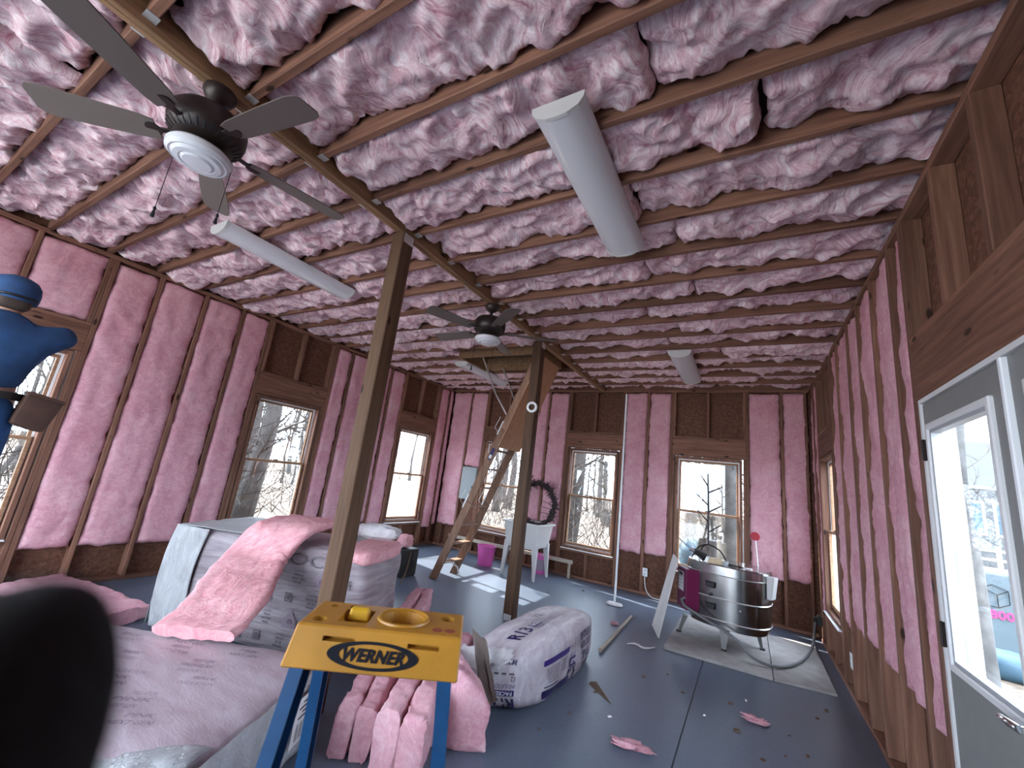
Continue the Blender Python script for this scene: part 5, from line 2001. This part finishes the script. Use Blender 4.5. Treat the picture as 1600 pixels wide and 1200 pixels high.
for x in (-4.9, -2.5):
    obj('leg', MB().box((x - 0.02, 6.645, 0.0), (x + 0.02, 6.675, 0.212)), 'stick_wood', rl)

# ------------------------------------------------------------------ loudspeaker beside the bale
sp = thing('loudspeaker', 'black loudspeaker box on the floor at the far end of the tall bale', 'loudspeaker', (-3.98, 4.55, 0))
box_obj('cabinet', (-4.22, 4.36, 0.012), (-3.93, 4.66, 0.345), 'black', sp, bevel=0.006)
for z, r in ((0.13, 0.085), (0.27, 0.045)):
    obj('driver', MB().lathe([(r, 0), (r + 0.008, 0.006), (r * 0.9, 0.010), (r * 0.35, 0.002)], (-3.9295, 4.51, z), 22, (1, 0, 0)), 'black_rubber', sp, smooth=True)
for sx in (-4.2, -3.95):
    obj('foot', MB().box((sx - 0.015, 4.38, 0.0), (sx + 0.015, 4.64, 0.0115)), 'black_rubber', sp)
o = obj('insulation_scrap', soft_block(lambda x, y, z: Vector((-4.06 + 0.10 * x, 4.50 + 0.09 * y, 0.435 + 0.085 * z)) + Vector((0.02, 0.02, 0.012)) * fbm(x, y, z, 1.5, 3), 10, 3.0), 'insulation_bright', smooth=True)
tag(o, 'wad of bright pink insulation on top of the black loudspeaker', 'insulation scrap')
tag(obj('bent_stick', MB().tube(resample([(-3.78, 4.33, 0.36), (-3.745, 4.26, 0.14), (-3.70, 4.13, 0.006)], 0.05), 0.008, 6), 'debris_brown', smooth=True), 'thin bent stick leaning against the black loudspeaker', 'stick')

# ------------------------------------------------------------------ scraps on the floor
def fluff(x, y, sx, sy, sz, rot, seed, label, mt='insulation_wall'):
    def fn(a, b, c_):
        px, py = a * sx, b * sy
        q = Vector((x + px * math.cos(rot) - py * math.sin(rot), y + px * math.sin(rot) + py * math.cos(rot), sz * (1 + c_)))
        d = noise.fractal(Vector((a * 1.7 + seed, b * 1.7, c_ * 1.7)), 0.8, 2.0, 4)
        q += Vector((a * sx, b * sy, abs(c_) * sz)) * d * 0.9
        q.z = max(0.001, q.z)
        return q
    o_ = obj('insulation_scrap', soft_block(fn, 9, 2.6), mt, smooth=1.5)
    return tag(o_, label, 'insulation scrap', 'scraps on the concrete floor')


fluff(-0.60, 2.85, 0.095, 0.030, 0.017, 0.35, 1.3, 'ragged pink scrap of insulation on the floor at the bottom centre of the picture')
fluff(0.03, 3.77, 0.065, 0.028, 0.016, 0.1, 4.9, 'small pale pink tuft of insulation on the floor in front of the kiln boards')
fluff(-2.04, 3.60, 0.05, 0.025, 0.015, 0.5, 6.2, 'small pink tuft of insulation on the floor between the far post and the stepladder cap')
fluff(-1.30, 5.00, 0.03, 0.025, 0.014, 0.2, 7.2, 'tiny pink tuft of insulation on the floor beside the wooden stick')
o = obj('wood_shard', MB().add([(-1.06, 3.44, 0.0), (-0.83, 3.26, 0.0), (-1.02, 3.50, 0.0), (-1.05, 3.45, 0.014), (-0.85, 3.275, 0.006), (-1.02, 3.49, 0.014)], [(0, 1, 2), (3, 5, 4), (0, 3, 4, 1), (1, 4, 5, 2), (2, 5, 3, 0)]), 'debris_brown')
tag(o, 'brown splinter of wood on the floor in front of the printed bag', 'wood scrap')
o = obj('film_scrap', MB().grid(lambda u, v: Vector((-1.04 + 0.24 * u, 4.50 + 0.04 * math.sin(u * 7) + 0.05 * v + 0.10 * u, 0.004 + 0.010 * abs(noise.noise(Vector((u * 6, v * 3, 1)))))), 14, 4), 'label_white', smooth=True)
o.modifiers.new('thickness', 'SOLIDIFY').thickness = 0.002
tag(o, 'strip of white film on the floor in front of the leaning panel', 'film scrap')
wrn2 = random.Random(21)
bits = [(-1.02, 2.95), (-0.98, 3.35), (-0.45, 3.85), (-0.13, 3.95), (-0.03, 4.10), (-0.08, 3.55), (0.18, 3.45), (0.06, 3.30), (0.30, 3.55), (-0.28, 3.6), (-1.1, 2.65), (-1.75, 4.6), (-1.95, 5.0), (-2.35, 5.55), (-1.9, 5.75), (-2.05, 6.1),
        (0.28, 3.2), (0.1, 2.9), (0.22, 3.75), (-0.8, 3.1), (-0.75, 3.9), (-0.6, 4.1), (0.42, 4.2), (0.5, 4.4)]
for k, (x, y) in enumerate(bits):
    s = wrn2.uniform(0.008, 0.026)
    a = wrn2.uniform(0, 3.1)
    d, e = Vector((math.cos(a), math.sin(a), 0)) * s, Vector((-math.sin(a), math.cos(a), 0)) * s * wrn2.uniform(0.3, 0.8)
    c_ = Vector((x, y, 0))
    pts_ = [c_ - d - e * 0.6, c_ + d * 0.8 - e, c_ + d + e * 0.7, c_ - d * 0.7 + e]
    hgt = wrn2.uniform(0.004, 0.010)
    o = obj('floor_chip', MB().hexa(pts_, [p_ + UP * hgt * wrn2.uniform(0.6, 1.3) + (c_ - p_) * 0.25 for p_ in pts_]), 'label_white' if k % 5 == 4 else 'debris_brown')
    tag(o, 'tiny white chip of debris scattered on the concrete floor' if k % 5 == 4 else 'tiny dark chip of debris scattered on the concrete floor', 'debris', 'white chips on the floor' if k % 5 == 4 else 'dark chips on the floor')

# ------------------------------------------------------------------ skinned figures


def skin(joints, edges, root, sub=2):
    """joints: {name: (point, radius or (rx, ry))}; returns the grown surface as a collector"""
    names = list(joints)
    me = bpy.data.meshes.new('tmp')
    me.from_pydata([tuple(joints[n_][0]) for n_ in names], [(names.index(a), names.index(b)) for a, b in edges], [])
    o_ = bpy.data.objects.new('tmp', me)
    C.objects.link(o_)
    o_.modifiers.new('skin', 'SKIN').use_smooth_shade = True
    for i, n_ in enumerate(names):
        r = joints[n_][1]
        me.skin_vertices[0].data[i].radius = r if isinstance(r, tuple) else (r, r)
        me.skin_vertices[0].data[i].use_root = (n_ == root)
    sb = o_.modifiers.new('smooth', 'SUBSURF')
    sb.levels = sb.render_levels = sub
    bpy.context.view_layer.update()
    ev = bpy.data.meshes.new_from_object(o_.evaluated_get(bpy.context.evaluated_depsgraph_get()))
    out = MB()
    out.v = [tuple(v_.co) for v_ in ev.vertices]
    out.f = [tuple(p_.vertices) for p_ in ev.polygons]
    bpy.data.objects.remove(o_)
    bpy.data.meshes.remove(ev)
    return out


# ------------------------------------------------------------------ worker at the left wall, seen from behind, standing on a low platform
PX, PY, PZ = -4.02, 0.50, 0.55


def wp(f, r, z):
    """forward (towards the wall), to the worker's right, up from the soles"""
    return Vector((PX - f, PY + r, PZ + z))


J = {'pelvis': (wp(0, 0, 0.97), (0.15, 0.11)), 'waist': (wp(0.01, 0, 1.12), (0.14, 0.10)), 'chest': (wp(0.02, 0, 1.32), (0.165, 0.115)), 'neck0': (wp(0.01, 0, 1.45), 0.070),
     'neck1': (wp(0.02, 0, 1.53), 0.055), 'head0': (wp(0.04, 0, 1.60), (0.075, 0.085)), 'head1': (wp(0.03, 0, 1.69), (0.075, 0.090)), 'head2': (wp(0.02, 0, 1.74), 0.045), 'chin': (wp(0.095, 0, 1.575), 0.030), 'nose': (wp(0.115, 0, 1.63), 0.014)}
Eg = [('pelvis', 'waist'), ('waist', 'chest'), ('chest', 'neck0'), ('neck0', 'neck1'), ('neck1', 'head0'), ('head0', 'head1'), ('head1', 'head2'), ('head0', 'chin'), ('head0', 'nose')]
arms = {1: [(0.0, 0.19, 1.40), (-0.02, 0.30, 1.455), (0.23, 0.24, 1.47), (0.30, 0.22, 1.49)], -1: [(0.0, -0.19, 1.40), (0.05, -0.34, 1.46), (0.27, -0.26, 1.62), (0.33, -0.24, 1.67)]}
for s, tag_ in ((1, 'r'), (-1, 'l')):
    a = arms[s]
    J['ear' + tag_] = (wp(0.015, s * 0.088, 1.63), 0.016)
    J['sh' + tag_] = (wp(*a[0]), 0.068)
    J['el' + tag_] = (wp(*a[1]), 0.050)
    J['wr' + tag_] = (wp(*a[2]), 0.032)
    J['pa' + tag_] = (wp(*a[3]), (0.038, 0.020))
    Eg += [('head0', 'ear' + tag_), ('chest', 'sh' + tag_), ('sh' + tag_, 'el' + tag_), ('el' + tag_, 'wr' + tag_), ('wr' + tag_, 'pa' + tag_)]
    base = Vector(a[3])
    dirn = (Vector(a[3]) - Vector(a[2])).normalized()
    for k, ln in enumerate((0.070, 0.080, 0.076, 0.060)):
        off = Vector((0, (k - 1.5) * 0.021, 0.0))
        k0, k1, k2 = 'f%d%s0' % (k, tag_), 'f%d%s1' % (k, tag_), 'f%d%s2' % (k, tag_)
        J[k0] = (wp(*(base + off + dirn * 0.040)), 0.0095)
        J[k1] = (wp(*(base + off + dirn * (0.040 + ln * 0.5) + Vector((0.004, 0, 0.0)))), 0.0085)
        J[k2] = (wp(*(base + off + dirn * (0.040 + ln * 0.9) + Vector((0.022, 0, -0.008)))), 0.0070)
        Eg += [('pa' + tag_, k0), (k0, k1), (k1, k2)]
    J['t0' + tag_] = (wp(*(base + Vector((0.012, -s * 0.042, 0.002)))), 0.0110)
    J['t1' + tag_] = (wp(*(base + Vector((0.030, -s * 0.062, 0.030)))), 0.0090)
    Eg += [('pa' + tag_, 't0' + tag_), ('t0' + tag_, 't1' + tag_)]
    J['hip' + tag_] = (wp(0, s * 0.10, 0.90), 0.100)
    J['kn' + tag_] = (wp(0.03, s * 0.12, 0.50), 0.062)
    J['an' + tag_] = (wp(-0.01, s * 0.13, 0.10), 0.042)
    J['to' + tag_] = (wp(0.14, s * 0.14, 0.050), 0.034)
    Eg += [('pelvis', 'hip' + tag_), ('hip' + tag_, 'kn' + tag_), ('kn' + tag_, 'an' + tag_), ('an' + tag_, 'to' + tag_)]
worker = thing('person', 'person in blue cap, blue jacket and tool belt working high at the left wall', 'person', (PX, PY, PZ))
obj('body', skin(J, Eg, 'pelvis', 2), 'skin', worker, smooth=True)
JJ = {'w': (wp(-0.005, 0, 1.02), (0.190, 0.140)), 'm': (wp(0.0, 0, 1.14), (0.180, 0.132)), 'c': (wp(0.015, 0, 1.32), (0.205, 0.148)), 'n': (wp(0.005, 0, 1.47), (0.105, 0.095)), 'k': (wp(0.01, 0, 1.53), (0.085, 0.080))}
EE = [('w', 'm'), ('m', 'c'), ('c', 'n'), ('n', 'k')]
for s, t_ in ((1, 'r'), (-1, 'l')):
    a = arms[s]
    JJ['s' + t_] = (wp(a[0][0], a[0][1], a[0][2]), 0.095)
    JJ['e' + t_] = (wp(*a[1]), 0.078)
    JJ['h' + t_] = (Vector(wp(*a[1])).lerp(wp(*a[2]), 0.92), 0.050)
    EE += [('c', 's' + t_), ('s' + t_, 'e' + t_), ('e' + t_, 'h' + t_)]
o = obj('jacket', skin(JJ, EE, 'c', 2), 'cloth_blue', worker, smooth=True)
part_label(o, 'loose blue work jacket')
JT = {'p': (wp(0, 0, 0.985), (0.175, 0.125)), 'b': (wp(0, 0, 1.04), (0.170, 0.122))}
ET = [('p', 'b')]
for s, t_ in ((1, 'r'), (-1, 'l')):
    JT['h' + t_] = (wp(0, s * 0.10, 0.88), 0.118)
    JT['k' + t_] = (wp(0.03, s * 0.12, 0.50), 0.085)
    JT['a' + t_] = (wp(-0.01, s * 0.13, 0.12), 0.068)
    ET += [('p', 'h' + t_), ('h' + t_, 'k' + t_), ('k' + t_, 'a' + t_)]
part_label(obj('jeans', skin(JT, ET, 'p', 2), 'jeans', worker, smooth=True), 'blue denim jeans')
hc = wp(0.025, 0, 1.66)
part_label(obj('cap', MB().lathe([(0.108, -0.062), (0.114, -0.03), (0.115, 0.0), (0.108, 0.045), (0.085, 0.080), (0.045, 0.100), (0.0, 0.106)], hc, 24), 'cap_blue', worker, smooth=True), 'blue cap')
obj('cap_strap', MB().tube([hc + Vector((0.116 * math.cos(t), 0.116 * math.sin(t), -0.040)) for t in np.linspace(-0.9, 0.9, 9)], 0.008, 6), 'black', worker)
vz = MB().grid(lambda u, v: hc + Vector((-0.10 - 0.085 * v * math.cos((u - 0.5) * 2.2), 0.105 * math.sin((u - 0.5) * 2.6), -0.03 - 0.02 * v)), 12, 4)
o = obj('visor', vz, 'cap_blue', worker, smooth=True)
o.modifiers.new('thickness', 'SOLIDIFY').thickness = 0.004
obj('hair', soft_block(lambda x, y, z: hc + Vector((0.030 + 0.072 * x, 0.082 * y, -0.075 + 0.050 * z)), 7, 3.0), 'boot', worker, smooth=True)
bl_ = MB()
for k in range(28):
    t = 2 * PI * k / 28
    for r_, z in ((1.0, 0.985), (1.04, 0.985), (1.04, 1.030), (1.0, 1.030)):
        bl_.v.append(tuple(wp(0.150 * r_ * math.sin(t), 0.200 * r_ * math.cos(t), z)))
for k in range(28):
    for q in range(4):
        bl_.f.append((k * 4 + q, k * 4 + (q + 1) % 4, ((k + 1) % 28) * 4 + (q + 1) % 4, ((k + 1) % 28) * 4 + q))
belt = obj('tool_belt', bl_, 'black', worker)
pc = wp(-0.10, 0.25, 0.93)
pouch = obj('tool_pouch', soft_block(lambda x, y, z: pc + Vector((0.070 * x, 0.080 * y * (1 + 0.08 * z) + 0.02 * z, 0.105 * z - 0.02 * y)), 6, 10), 'leather', worker, smooth=True)
part_label(pouch, 'brown leather tool pouch')
obj('pouch_flap', soft_block(lambda x, y, z: pc + Vector((0.078 * x, 0.088 * y + 0.02, 0.095 + 0.012 * z - 0.02 * y)), 5, 10), 'leather', worker, smooth=True)
for s in (-1, 1):
    bt = soft_block(lambda x, y, z: wp(0.055 + 0.145 * x, s * 0.135 + 0.050 * y, 0.057 + 0.055 * z * (1 - 0.35 * max(0, x))), 7, 4)
    obj('boot', bt, 'boot', worker, smooth=True)
pf = thing('work_platform', 'low wooden work platform under the worker at the left wall', 'platform', (PX, 0.35, 0))
box_obj('deck', (PX - 0.30, -0.15, 0.515), (PX + 0.22, 0.78, 0.548), 'pine_y', pf)
for x in (PX - 0.24, PX + 0.16):
    for y in (-0.09, 0.72):
        box_obj('leg', (x - 0.03, y - 0.03, 0.0), (x + 0.03, y + 0.03, 0.5145), 'pine_z', pf)

# ------------------------------------------------------------------ black glove at the lens


GJ = {
    'palm': ((-0.13007, 0.0218, 1.33474), (0.024, 0.0108)),
    'wrist': ((-0.18976, 0.02315, 1.24921), (0.0192, 0.0144)),
    'arm': ((-0.27947, 0.03048, 1.10048), (0.0216, 0.018)),
    'tb': ((-0.10008, 0.02459, 1.36471), 0.0129),
    'tm': ((-0.08601, 0.02311, 1.39123), 0.0141),
    'tt': ((-0.08131, 0.02078, 1.41061), 0.0135),
    'te': ((-0.083, 0.01767, 1.41858), 0.0078),
    'a0': ((-0.16292, 0.01506, 1.33492), 0.0066),
    'b0': ((-0.17338, 0.01114, 1.35324), 0.006),
    'c0': ((-0.15399, 0.01071, 1.3715), 0.0054),
    'a1': ((-0.17545, 0.00974, 1.32677), 0.0066),
    'b1': ((-0.18114, 0.00549, 1.34624), 0.006),
    'c1': ((-0.1609, 0.00588, 1.36335), 0.0054),
    'a2': ((-0.18798, 0.00442, 1.31862), 0.0066),
    'b2': ((-0.18805, 0.00019, 1.33988), 0.006),
    'c2': ((-0.16695, 0.00136, 1.35592), 0.0054),
    'a3': ((-0.20051, -0.0009, 1.31047), 0.0066),
    'b3': ((-0.19411, -0.00477, 1.33414), 0.006),
    'c3': ((-0.17216, -0.00284, 1.34924), 0.0054),
}
GE = [('wrist', 'palm'), ('arm', 'wrist'), ('palm', 'tb'), ('tb', 'tm'), ('tm', 'tt'), ('tt', 'te'), ('palm', 'a0'), ('a0', 'b0'), ('b0', 'c0'), ('palm', 'a1'), ('a1', 'b1'), ('b1', 'c1'), ('palm', 'a2'), ('a2', 'b2'), ('b2', 'c2'), ('palm', 'a3'), ('a3', 'b3'), ('b3', 'c3')]
o = obj('black_glove', skin(GJ, GE, 'palm', 2), 'glove_black', smooth=True)
tag(o, 'blurred black gloved thumb looming close to the lens in the lower left corner', 'glove')

# ------------------------------------------------------------------ outdoors
gz = -0.28
gm = MB().grid(lambda u, v: Vector((-70 + 140 * u, -50 + 140 * v, gz + 0.35 * noise.noise(Vector((u * 22, v * 22, 2.0))) * min(1.0, max(0.0, (math.hypot(-70 + 140 * u + 2.3, -50 + 140 * v - 2.2) - 9) / 10)))), 70, 70)
ground = obj('ground', gm, 'leaf_litter', smooth=True)
struct(ground)
struct(obj('bounce_slab', MB().box((-11.0, -16.0, gz - 0.10), (5.5, YF - 0.14, -0.02)), 'bounce_concrete'))  # pale slab added out of view to bounce daylight up to the ceiling
trn = random.Random(17)


def tree_mesh(seed, height, r0, levels=3, mt='bark'):
    rn = random.Random(seed)
    trunk, twigs = MB(), MB()
    pts, rs = [], []
    x = y = 0.0
    nseg_ = 9
    for i in range(nseg_ + 1):
        f = i / nseg_
        pts.append(Vector((x, y, height * f)))
        rs.append(r0 * (1 - 0.88 * f) + (0.35 * r0 * max(0, 1 - f * 9)))
        x += rn.gauss(0, 0.09)
        y += rn.gauss(0, 0.09)
    trunk.tube(pts, rs, 8)

    def branch(p, d, ln, r, lev):
        q = [p]
        dd_ = d.copy()
        n_ = 4
        for i in range(n_):
            dd_ = (dd_ + Vector((rn.gauss(0, 0.16), rn.gauss(0, 0.16), rn.gauss(0.05, 0.12)))).normalized()
            q.append(q[-1] + dd_ * ln / n_)
        twigs.tube(q, [r * (1 - 0.2 * i) for i in range(n_ + 1)], 4 if lev else 5, cap=False)
        if lev < levels:
            for k in range(rn.randint(3, 5)):
                i = rn.randint(1, n_)
                b = (dd_ + Vector((rn.gauss(0, 0.6), rn.gauss(0, 0.6), rn.gauss(0.1, 0.5)))).normalized()
                branch(q[i], b, ln * rn.uniform(0.4, 0.65), r * 0.5, lev + 1)

    for k in range(int(height * 1.6)):
        f = rn.uniform(0.10, 0.97)
        i = f * nseg_
        p = pts[int(i)].lerp(pts[min(nseg_, int(i) + 1)], i - int(i))
        a = rn.uniform(0, 2 * PI)
        branch(p, Vector((math.cos(a), math.sin(a), rn.uniform(0.15, 0.9))).normalized(), rn.uniform(0.8, 2.3) * (1.1 - 0.5 * f), r0 * 0.22, 1)
    out = []
    for nm, q, mm in (('trunk', trunk, mt), ('branches', twigs, 'twig')):
        me = bpy.data.meshes.new(nm)
        me.from_pydata([tuple(v_) for v_ in q.v], [], q.f)
        for p_ in me.polygons:
            p_.use_smooth = True
        me.materials.append(MATS[mm])
        out.append(me)
    return out


TREES = [tree_mesh(101, 9.0, 0.10), tree_mesh(102, 11.0, 0.15), tree_mesh(103, 7.0, 0.065), tree_mesh(104, 12.0, 0.21, mt='bark_pale'), tree_mesh(105, 6.0, 0.05)]


def tree(kind, x, y, rot, s, label, group):
    tm, bm2 = TREES[kind]
    t = bpy.data.objects.new('bare_tree', tm)
    C.objects.link(t)
    t.location = (x, y, gz - 0.15)
    t.rotation_euler.z = rot
    t.scale = (s, s, s)
    tag(t, label, 'tree', group)
    b = bpy.data.objects.new('branches', bm2)
    C.objects.link(b)
    b.parent = t
    b['kind'] = 'stuff'
    return t


def woods(name, label, spots):
    """trees too many and too tangled to count: one joined mesh per side"""
    V_, F_, M_ = [], [], []
    off = 0
    for (kind, x, y, rot, s) in spots:
        for mi, me in enumerate(TREES[kind]):
            co = np.empty(len(me.vertices) * 3)
            me.vertices.foreach_get('co', co)
            co = co.reshape(-1, 3) * s
            c_, s_ = math.cos(rot), math.sin(rot)
            q = np.stack([co[:, 0] * c_ - co[:, 1] * s_ + x, co[:, 0] * s_ + co[:, 1] * c_ + y, co[:, 2] + gz - 0.15], 1)
            V_ += q.tolist()
            F_ += [tuple(i + off for i in p_.vertices) for p_ in me.polygons]
            M_ += [mi] * len(me.polygons)
            off += len(q)
    me = bpy.data.meshes.new(name)
    me.from_pydata(V_, [], F_)
    me.materials.append(MATS['bark'])
    me.materials.append(MATS['twig'])
    me.polygons.foreach_set('material_index', M_)
    me.polygons.foreach_set('use_smooth', [True] * len(F_))
    o_ = bpy.data.objects.new(name, me)
    C.objects.link(o_)
    tag(o_, label, 'woods')
    o_['kind'] = 'stuff'
    return o_


sp_ = []
for k in range(40):
    x = -8.6 - 26 * trn.random() ** 1.2
    y = 1.5 + trn.uniform(-1.5, 1.0) + (-x - 5.4) * trn.uniform(0.15, 1.25)
    sp_.append((trn.randrange(5), x, y, trn.uniform(0, 6.2), trn.uniform(0.8, 1.3)))
woods('woods', 'bare winter woods beyond the left wall windows', sp_)
sp_ = []
for k in range(40):
    y = 9.4 + 26 * trn.random() ** 1.2
    x = -y * trn.uniform(-0.03, 0.72) + trn.uniform(-0.5, 0.5)
    sp_.append((trn.randrange(5), x, y, trn.uniform(0, 6.2), trn.uniform(0.8, 1.3)))
woods('woods', 'bare winter woods beyond the back wall windows', sp_)
woods('woods', 'bare winter trees around the white house outside the glazed door', [(k % 5, x, y, k, 1.2) for k, (x, y) in enumerate(((9, 16), (12, 26), (5.5, 19), (13, 33), (7, 30), (10, 22)))])


def big_trunk(x, y, r, label):
    mb_ = MB()
    pts = [Vector((x + 0.03 * math.sin(i), y, gz - 0.15 + 0.5 * i)) for i in range(19)]
    mb_.tube(pts, [r * (1.25 if i == 0 else 1.0 - 0.018 * i) for i in range(19)], 18)
    for i_, v_ in enumerate(mb_.v):
        d = noise.noise(Vector((v_[0] * 9, v_[1] * 9, v_[2] * 1.6)))
        mb_.v[i_] = (v_[0] + (v_[0] - x) * 0.16 * d, v_[1] + (v_[1] - y) * 0.16 * d, v_[2])
    return tag(obj('tree_trunk', mb_, 'bark_pale', smooth=True), label, 'tree trunk')


big_trunk(-0.30, 8.6, 0.23, 'thick pale tree trunk filling the right half of the window behind the kiln')
big_trunk(2.365, 7.60, 0.128, 'pale lichened tree trunk outside the glazed door')

# pines added on the sunny side; unseen crowns placed to block sun from nearer windows
pn = random.Random(9)
for (x, y, r, wh) in ((-20.5, 1.3, 1.7, 'leftmost'), (-21.0, 4.1, 1.8, 'middle'), (-20.6, 6.5, 1.6, 'rightmost')):
    root = thing('pine_tree', wh + ' of three tall pines with bare trunks added beyond the left wall windows, unseen crowns blocking sun', 'tree', (x, y, gz), 'pines added on the left to block sun')
    obj('trunk', MB().tube([(x, y, gz - 0.1), (x + 0.1, y, 6.5), (x, y, 14.5)], [0.17, 0.13, 0.04], 10), 'bark', root, smooth=True)
    cr = MB()
    for k in range(1500):
        while True:
            q = Vector((pn.uniform(-1, 1), pn.uniform(-1, 1), pn.uniform(-1, 1)))
            if q.length < 1:
                break
        c_ = Vector((x + q.x * r, y + q.y * r, 11.2 + q.z * 3.4))
        d = Vector((pn.gauss(0, 1), pn.gauss(0, 1), pn.gauss(0, 0.5))).normalized() * 0.30
        e = d.orthogonal().normalized() * 0.13
        cr.add([c_ - d, c_ + e, c_ + d, c_ - e], [(0, 1, 2, 3)])
    o = obj('shade_crown', cr, 'twig', root)
    o['kind'] = 'stuff'

# tangle of brush and saplings
bb = MB()
brn = random.Random(31)
for k in range(5200):
    if k % 2:
        x = -7.2 - 16 * brn.random() ** 1.3
        y = 0.3 + (-x - 5.4) * brn.uniform(0.0, 1.3) + brn.uniform(-0.5, 1.5)
    else:
        y = 8.6 + 15 * brn.random() ** 1.3
        x = -y * brn.uniform(-0.06, 0.75) + brn.uniform(-0.5, 0.5)
    p = Vector((x, y, gz + brn.random() ** 1.6 * 2.6))
    d = Vector((brn.gauss(0, 0.55), brn.gauss(0, 0.55), brn.uniform(0.1, 1.2))).normalized()
    ln = brn.uniform(0.35, 1.5)
    m_ = p + d * ln * 0.5 + Vector((brn.gauss(0, 0.05), brn.gauss(0, 0.05), 0))
    bb.tube([p, m_, p + d * ln], [0.010, 0.007, 0.003], 3, cap=False)
o = obj('brush', bb, 'twig')
tag(o, 'tangle of bare brush and saplings outside the windows', 'brush')
o['kind'] = 'stuff'

# house, wrapped stack and the rest outside the glazed door
hs = thing('house', 'white house with blue-tinted windows seen through the glazed door', 'house', (9.2, 25, gz))
hx0, hx1, hy = 6.9, 15.0, 24.0
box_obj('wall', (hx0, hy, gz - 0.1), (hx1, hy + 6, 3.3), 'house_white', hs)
rf_ = MB().add([(hx0 - 0.4, hy - 0.4, 3.2), (hx1 + 0.4, hy - 0.4, 3.2), (hx1 + 0.4, hy + 3, 5.6), (hx0 - 0.4, hy + 3, 5.6), (hx0 - 0.4, hy + 6.4, 3.2), (hx1 + 0.4, hy + 6.4, 3.2)], [(0, 1, 2, 3), (3, 2, 5, 4), (0, 3, 4), (1, 5, 2), (0, 4, 5, 1)])
obj('roof', rf_, 'house_roof', hs)
for k in range(6):
    x = 7.35 + k * 1.0
    wn_ = obj('window', MB().ring(lambda a, d, z: Vector((a, hy - d, z)), x, x + 0.75, 1.45, 2.75, 0.07, 0.0, 0.06), 'vinyl_white', hs)
    for i in range(2):
        for j in range(2):
            obj('pane', MB().box((x + 0.08 + i * 0.30, hy - 0.03, 1.53 + j * 0.58), (x + 0.36 + i * 0.30, hy - 0.015, 2.09 + j * 0.58)), 'house_blue', wn_)
for k in range(3):
    box_obj('porch_rail', (hx0, hy - 1.2, 0.25 + k * 0.32), (hx1, hy - 1.12, 0.33 + k * 0.32), 'vinyl_white', hs)
for k in range(9):
    box_obj('porch_post', (hx0 + k * 1.0, hy - 1.22, gz), (hx0 + 0.1 + k * 1.0, hy - 1.10, 1.1), 'vinyl_white', hs)
box_obj('porch_deck', (hx0, hy - 1.3, gz), (hx1, hy - 0.001, 0.15), 'house_white', hs)

ws = thing('wrapped_stack', 'stack wrapped in pale blue sheeting printed 2800 in red, outside the glazed door', 'wrapped stack', (4.2, 10.2, gz))
W0, W1 = Vector((3.05, 9.72, 0)), Vector((6.2, 9.30, 0))
wd = (W1 - W0).normalized()
wnn = Vector((wd.y, -wd.x, 0))
obj('sheeting', MB().hexa([W0 + UP * gz, W1 + UP * gz, W1 - wnn * 1.4 + UP * gz, W0 - wnn * 1.4 + UP * gz], [W0 + UP * 0.90, W1 + UP * 0.90, W1 - wnn * 1.4 + UP * 0.90, W0 - wnn * 1.4 + UP * 0.90]), 'wrap_blue', ws, bevel=0.03)


def wpt(a, b, off=0.02):
    return W0 + wd * a + wnn * off + UP * b


lettering('print', TXT['2800'], lambda a, b: wpt(0.22 + a, 0.30 + b), 'print_magenta', ws, 0.34, 0.13)
cube_l = [((0.27, 0.42), (0.27, 0.66)), ((0.27, 0.66), (0.42, 0.58)), ((0.42, 0.58), (0.42, 0.40)), ((0.27, 0.66), (0.38, 0.72)), ((0.38, 0.72), (0.54, 0.66)), ((0.54, 0.66), (0.42, 0.58)), ((0.54, 0.66), (0.54, 0.47)), ((0.54, 0.47), (0.42, 0.40)), ((0.27, 0.42), (0.42, 0.40))]
for a, b in cube_l:
    a, b = (a[0] - 0.18, a[1]), (b[0] - 0.18, b[1])
    obj('print', MB().tube([wpt(*a), wpt(*b)], 0.006, 4), 'print_black', ws)
o = thing('tarp_pile', 'low pile under a blue tarp outside the glazed door', 'tarp', (2.55, 8.6, gz))
obj('tarp', soft_block(lambda x, y, z: Vector((2.85 + 0.28 * x, 8.4 + 0.3 * y, gz + 0.14 + 0.16 * z + 0.03 * noise.noise(Vector((x * 2, y * 2, z))))), 8, 3), 'tarp_blue', o, smooth=True)
o = thing('tarp_pile', 'blue tarp covered pile outside the window behind the kiln', 'tarp', (-1.0, 11.5, gz))
obj('tarp', soft_block(lambda x, y, z: Vector((-1.0 + 0.5 * x, 11.5 + 0.4 * y, gz + 0.42 + 0.42 * z + 0.05 * noise.noise(Vector((x * 2, y * 2, z))))), 8, 3), 'tarp_blue', o, smooth=True)
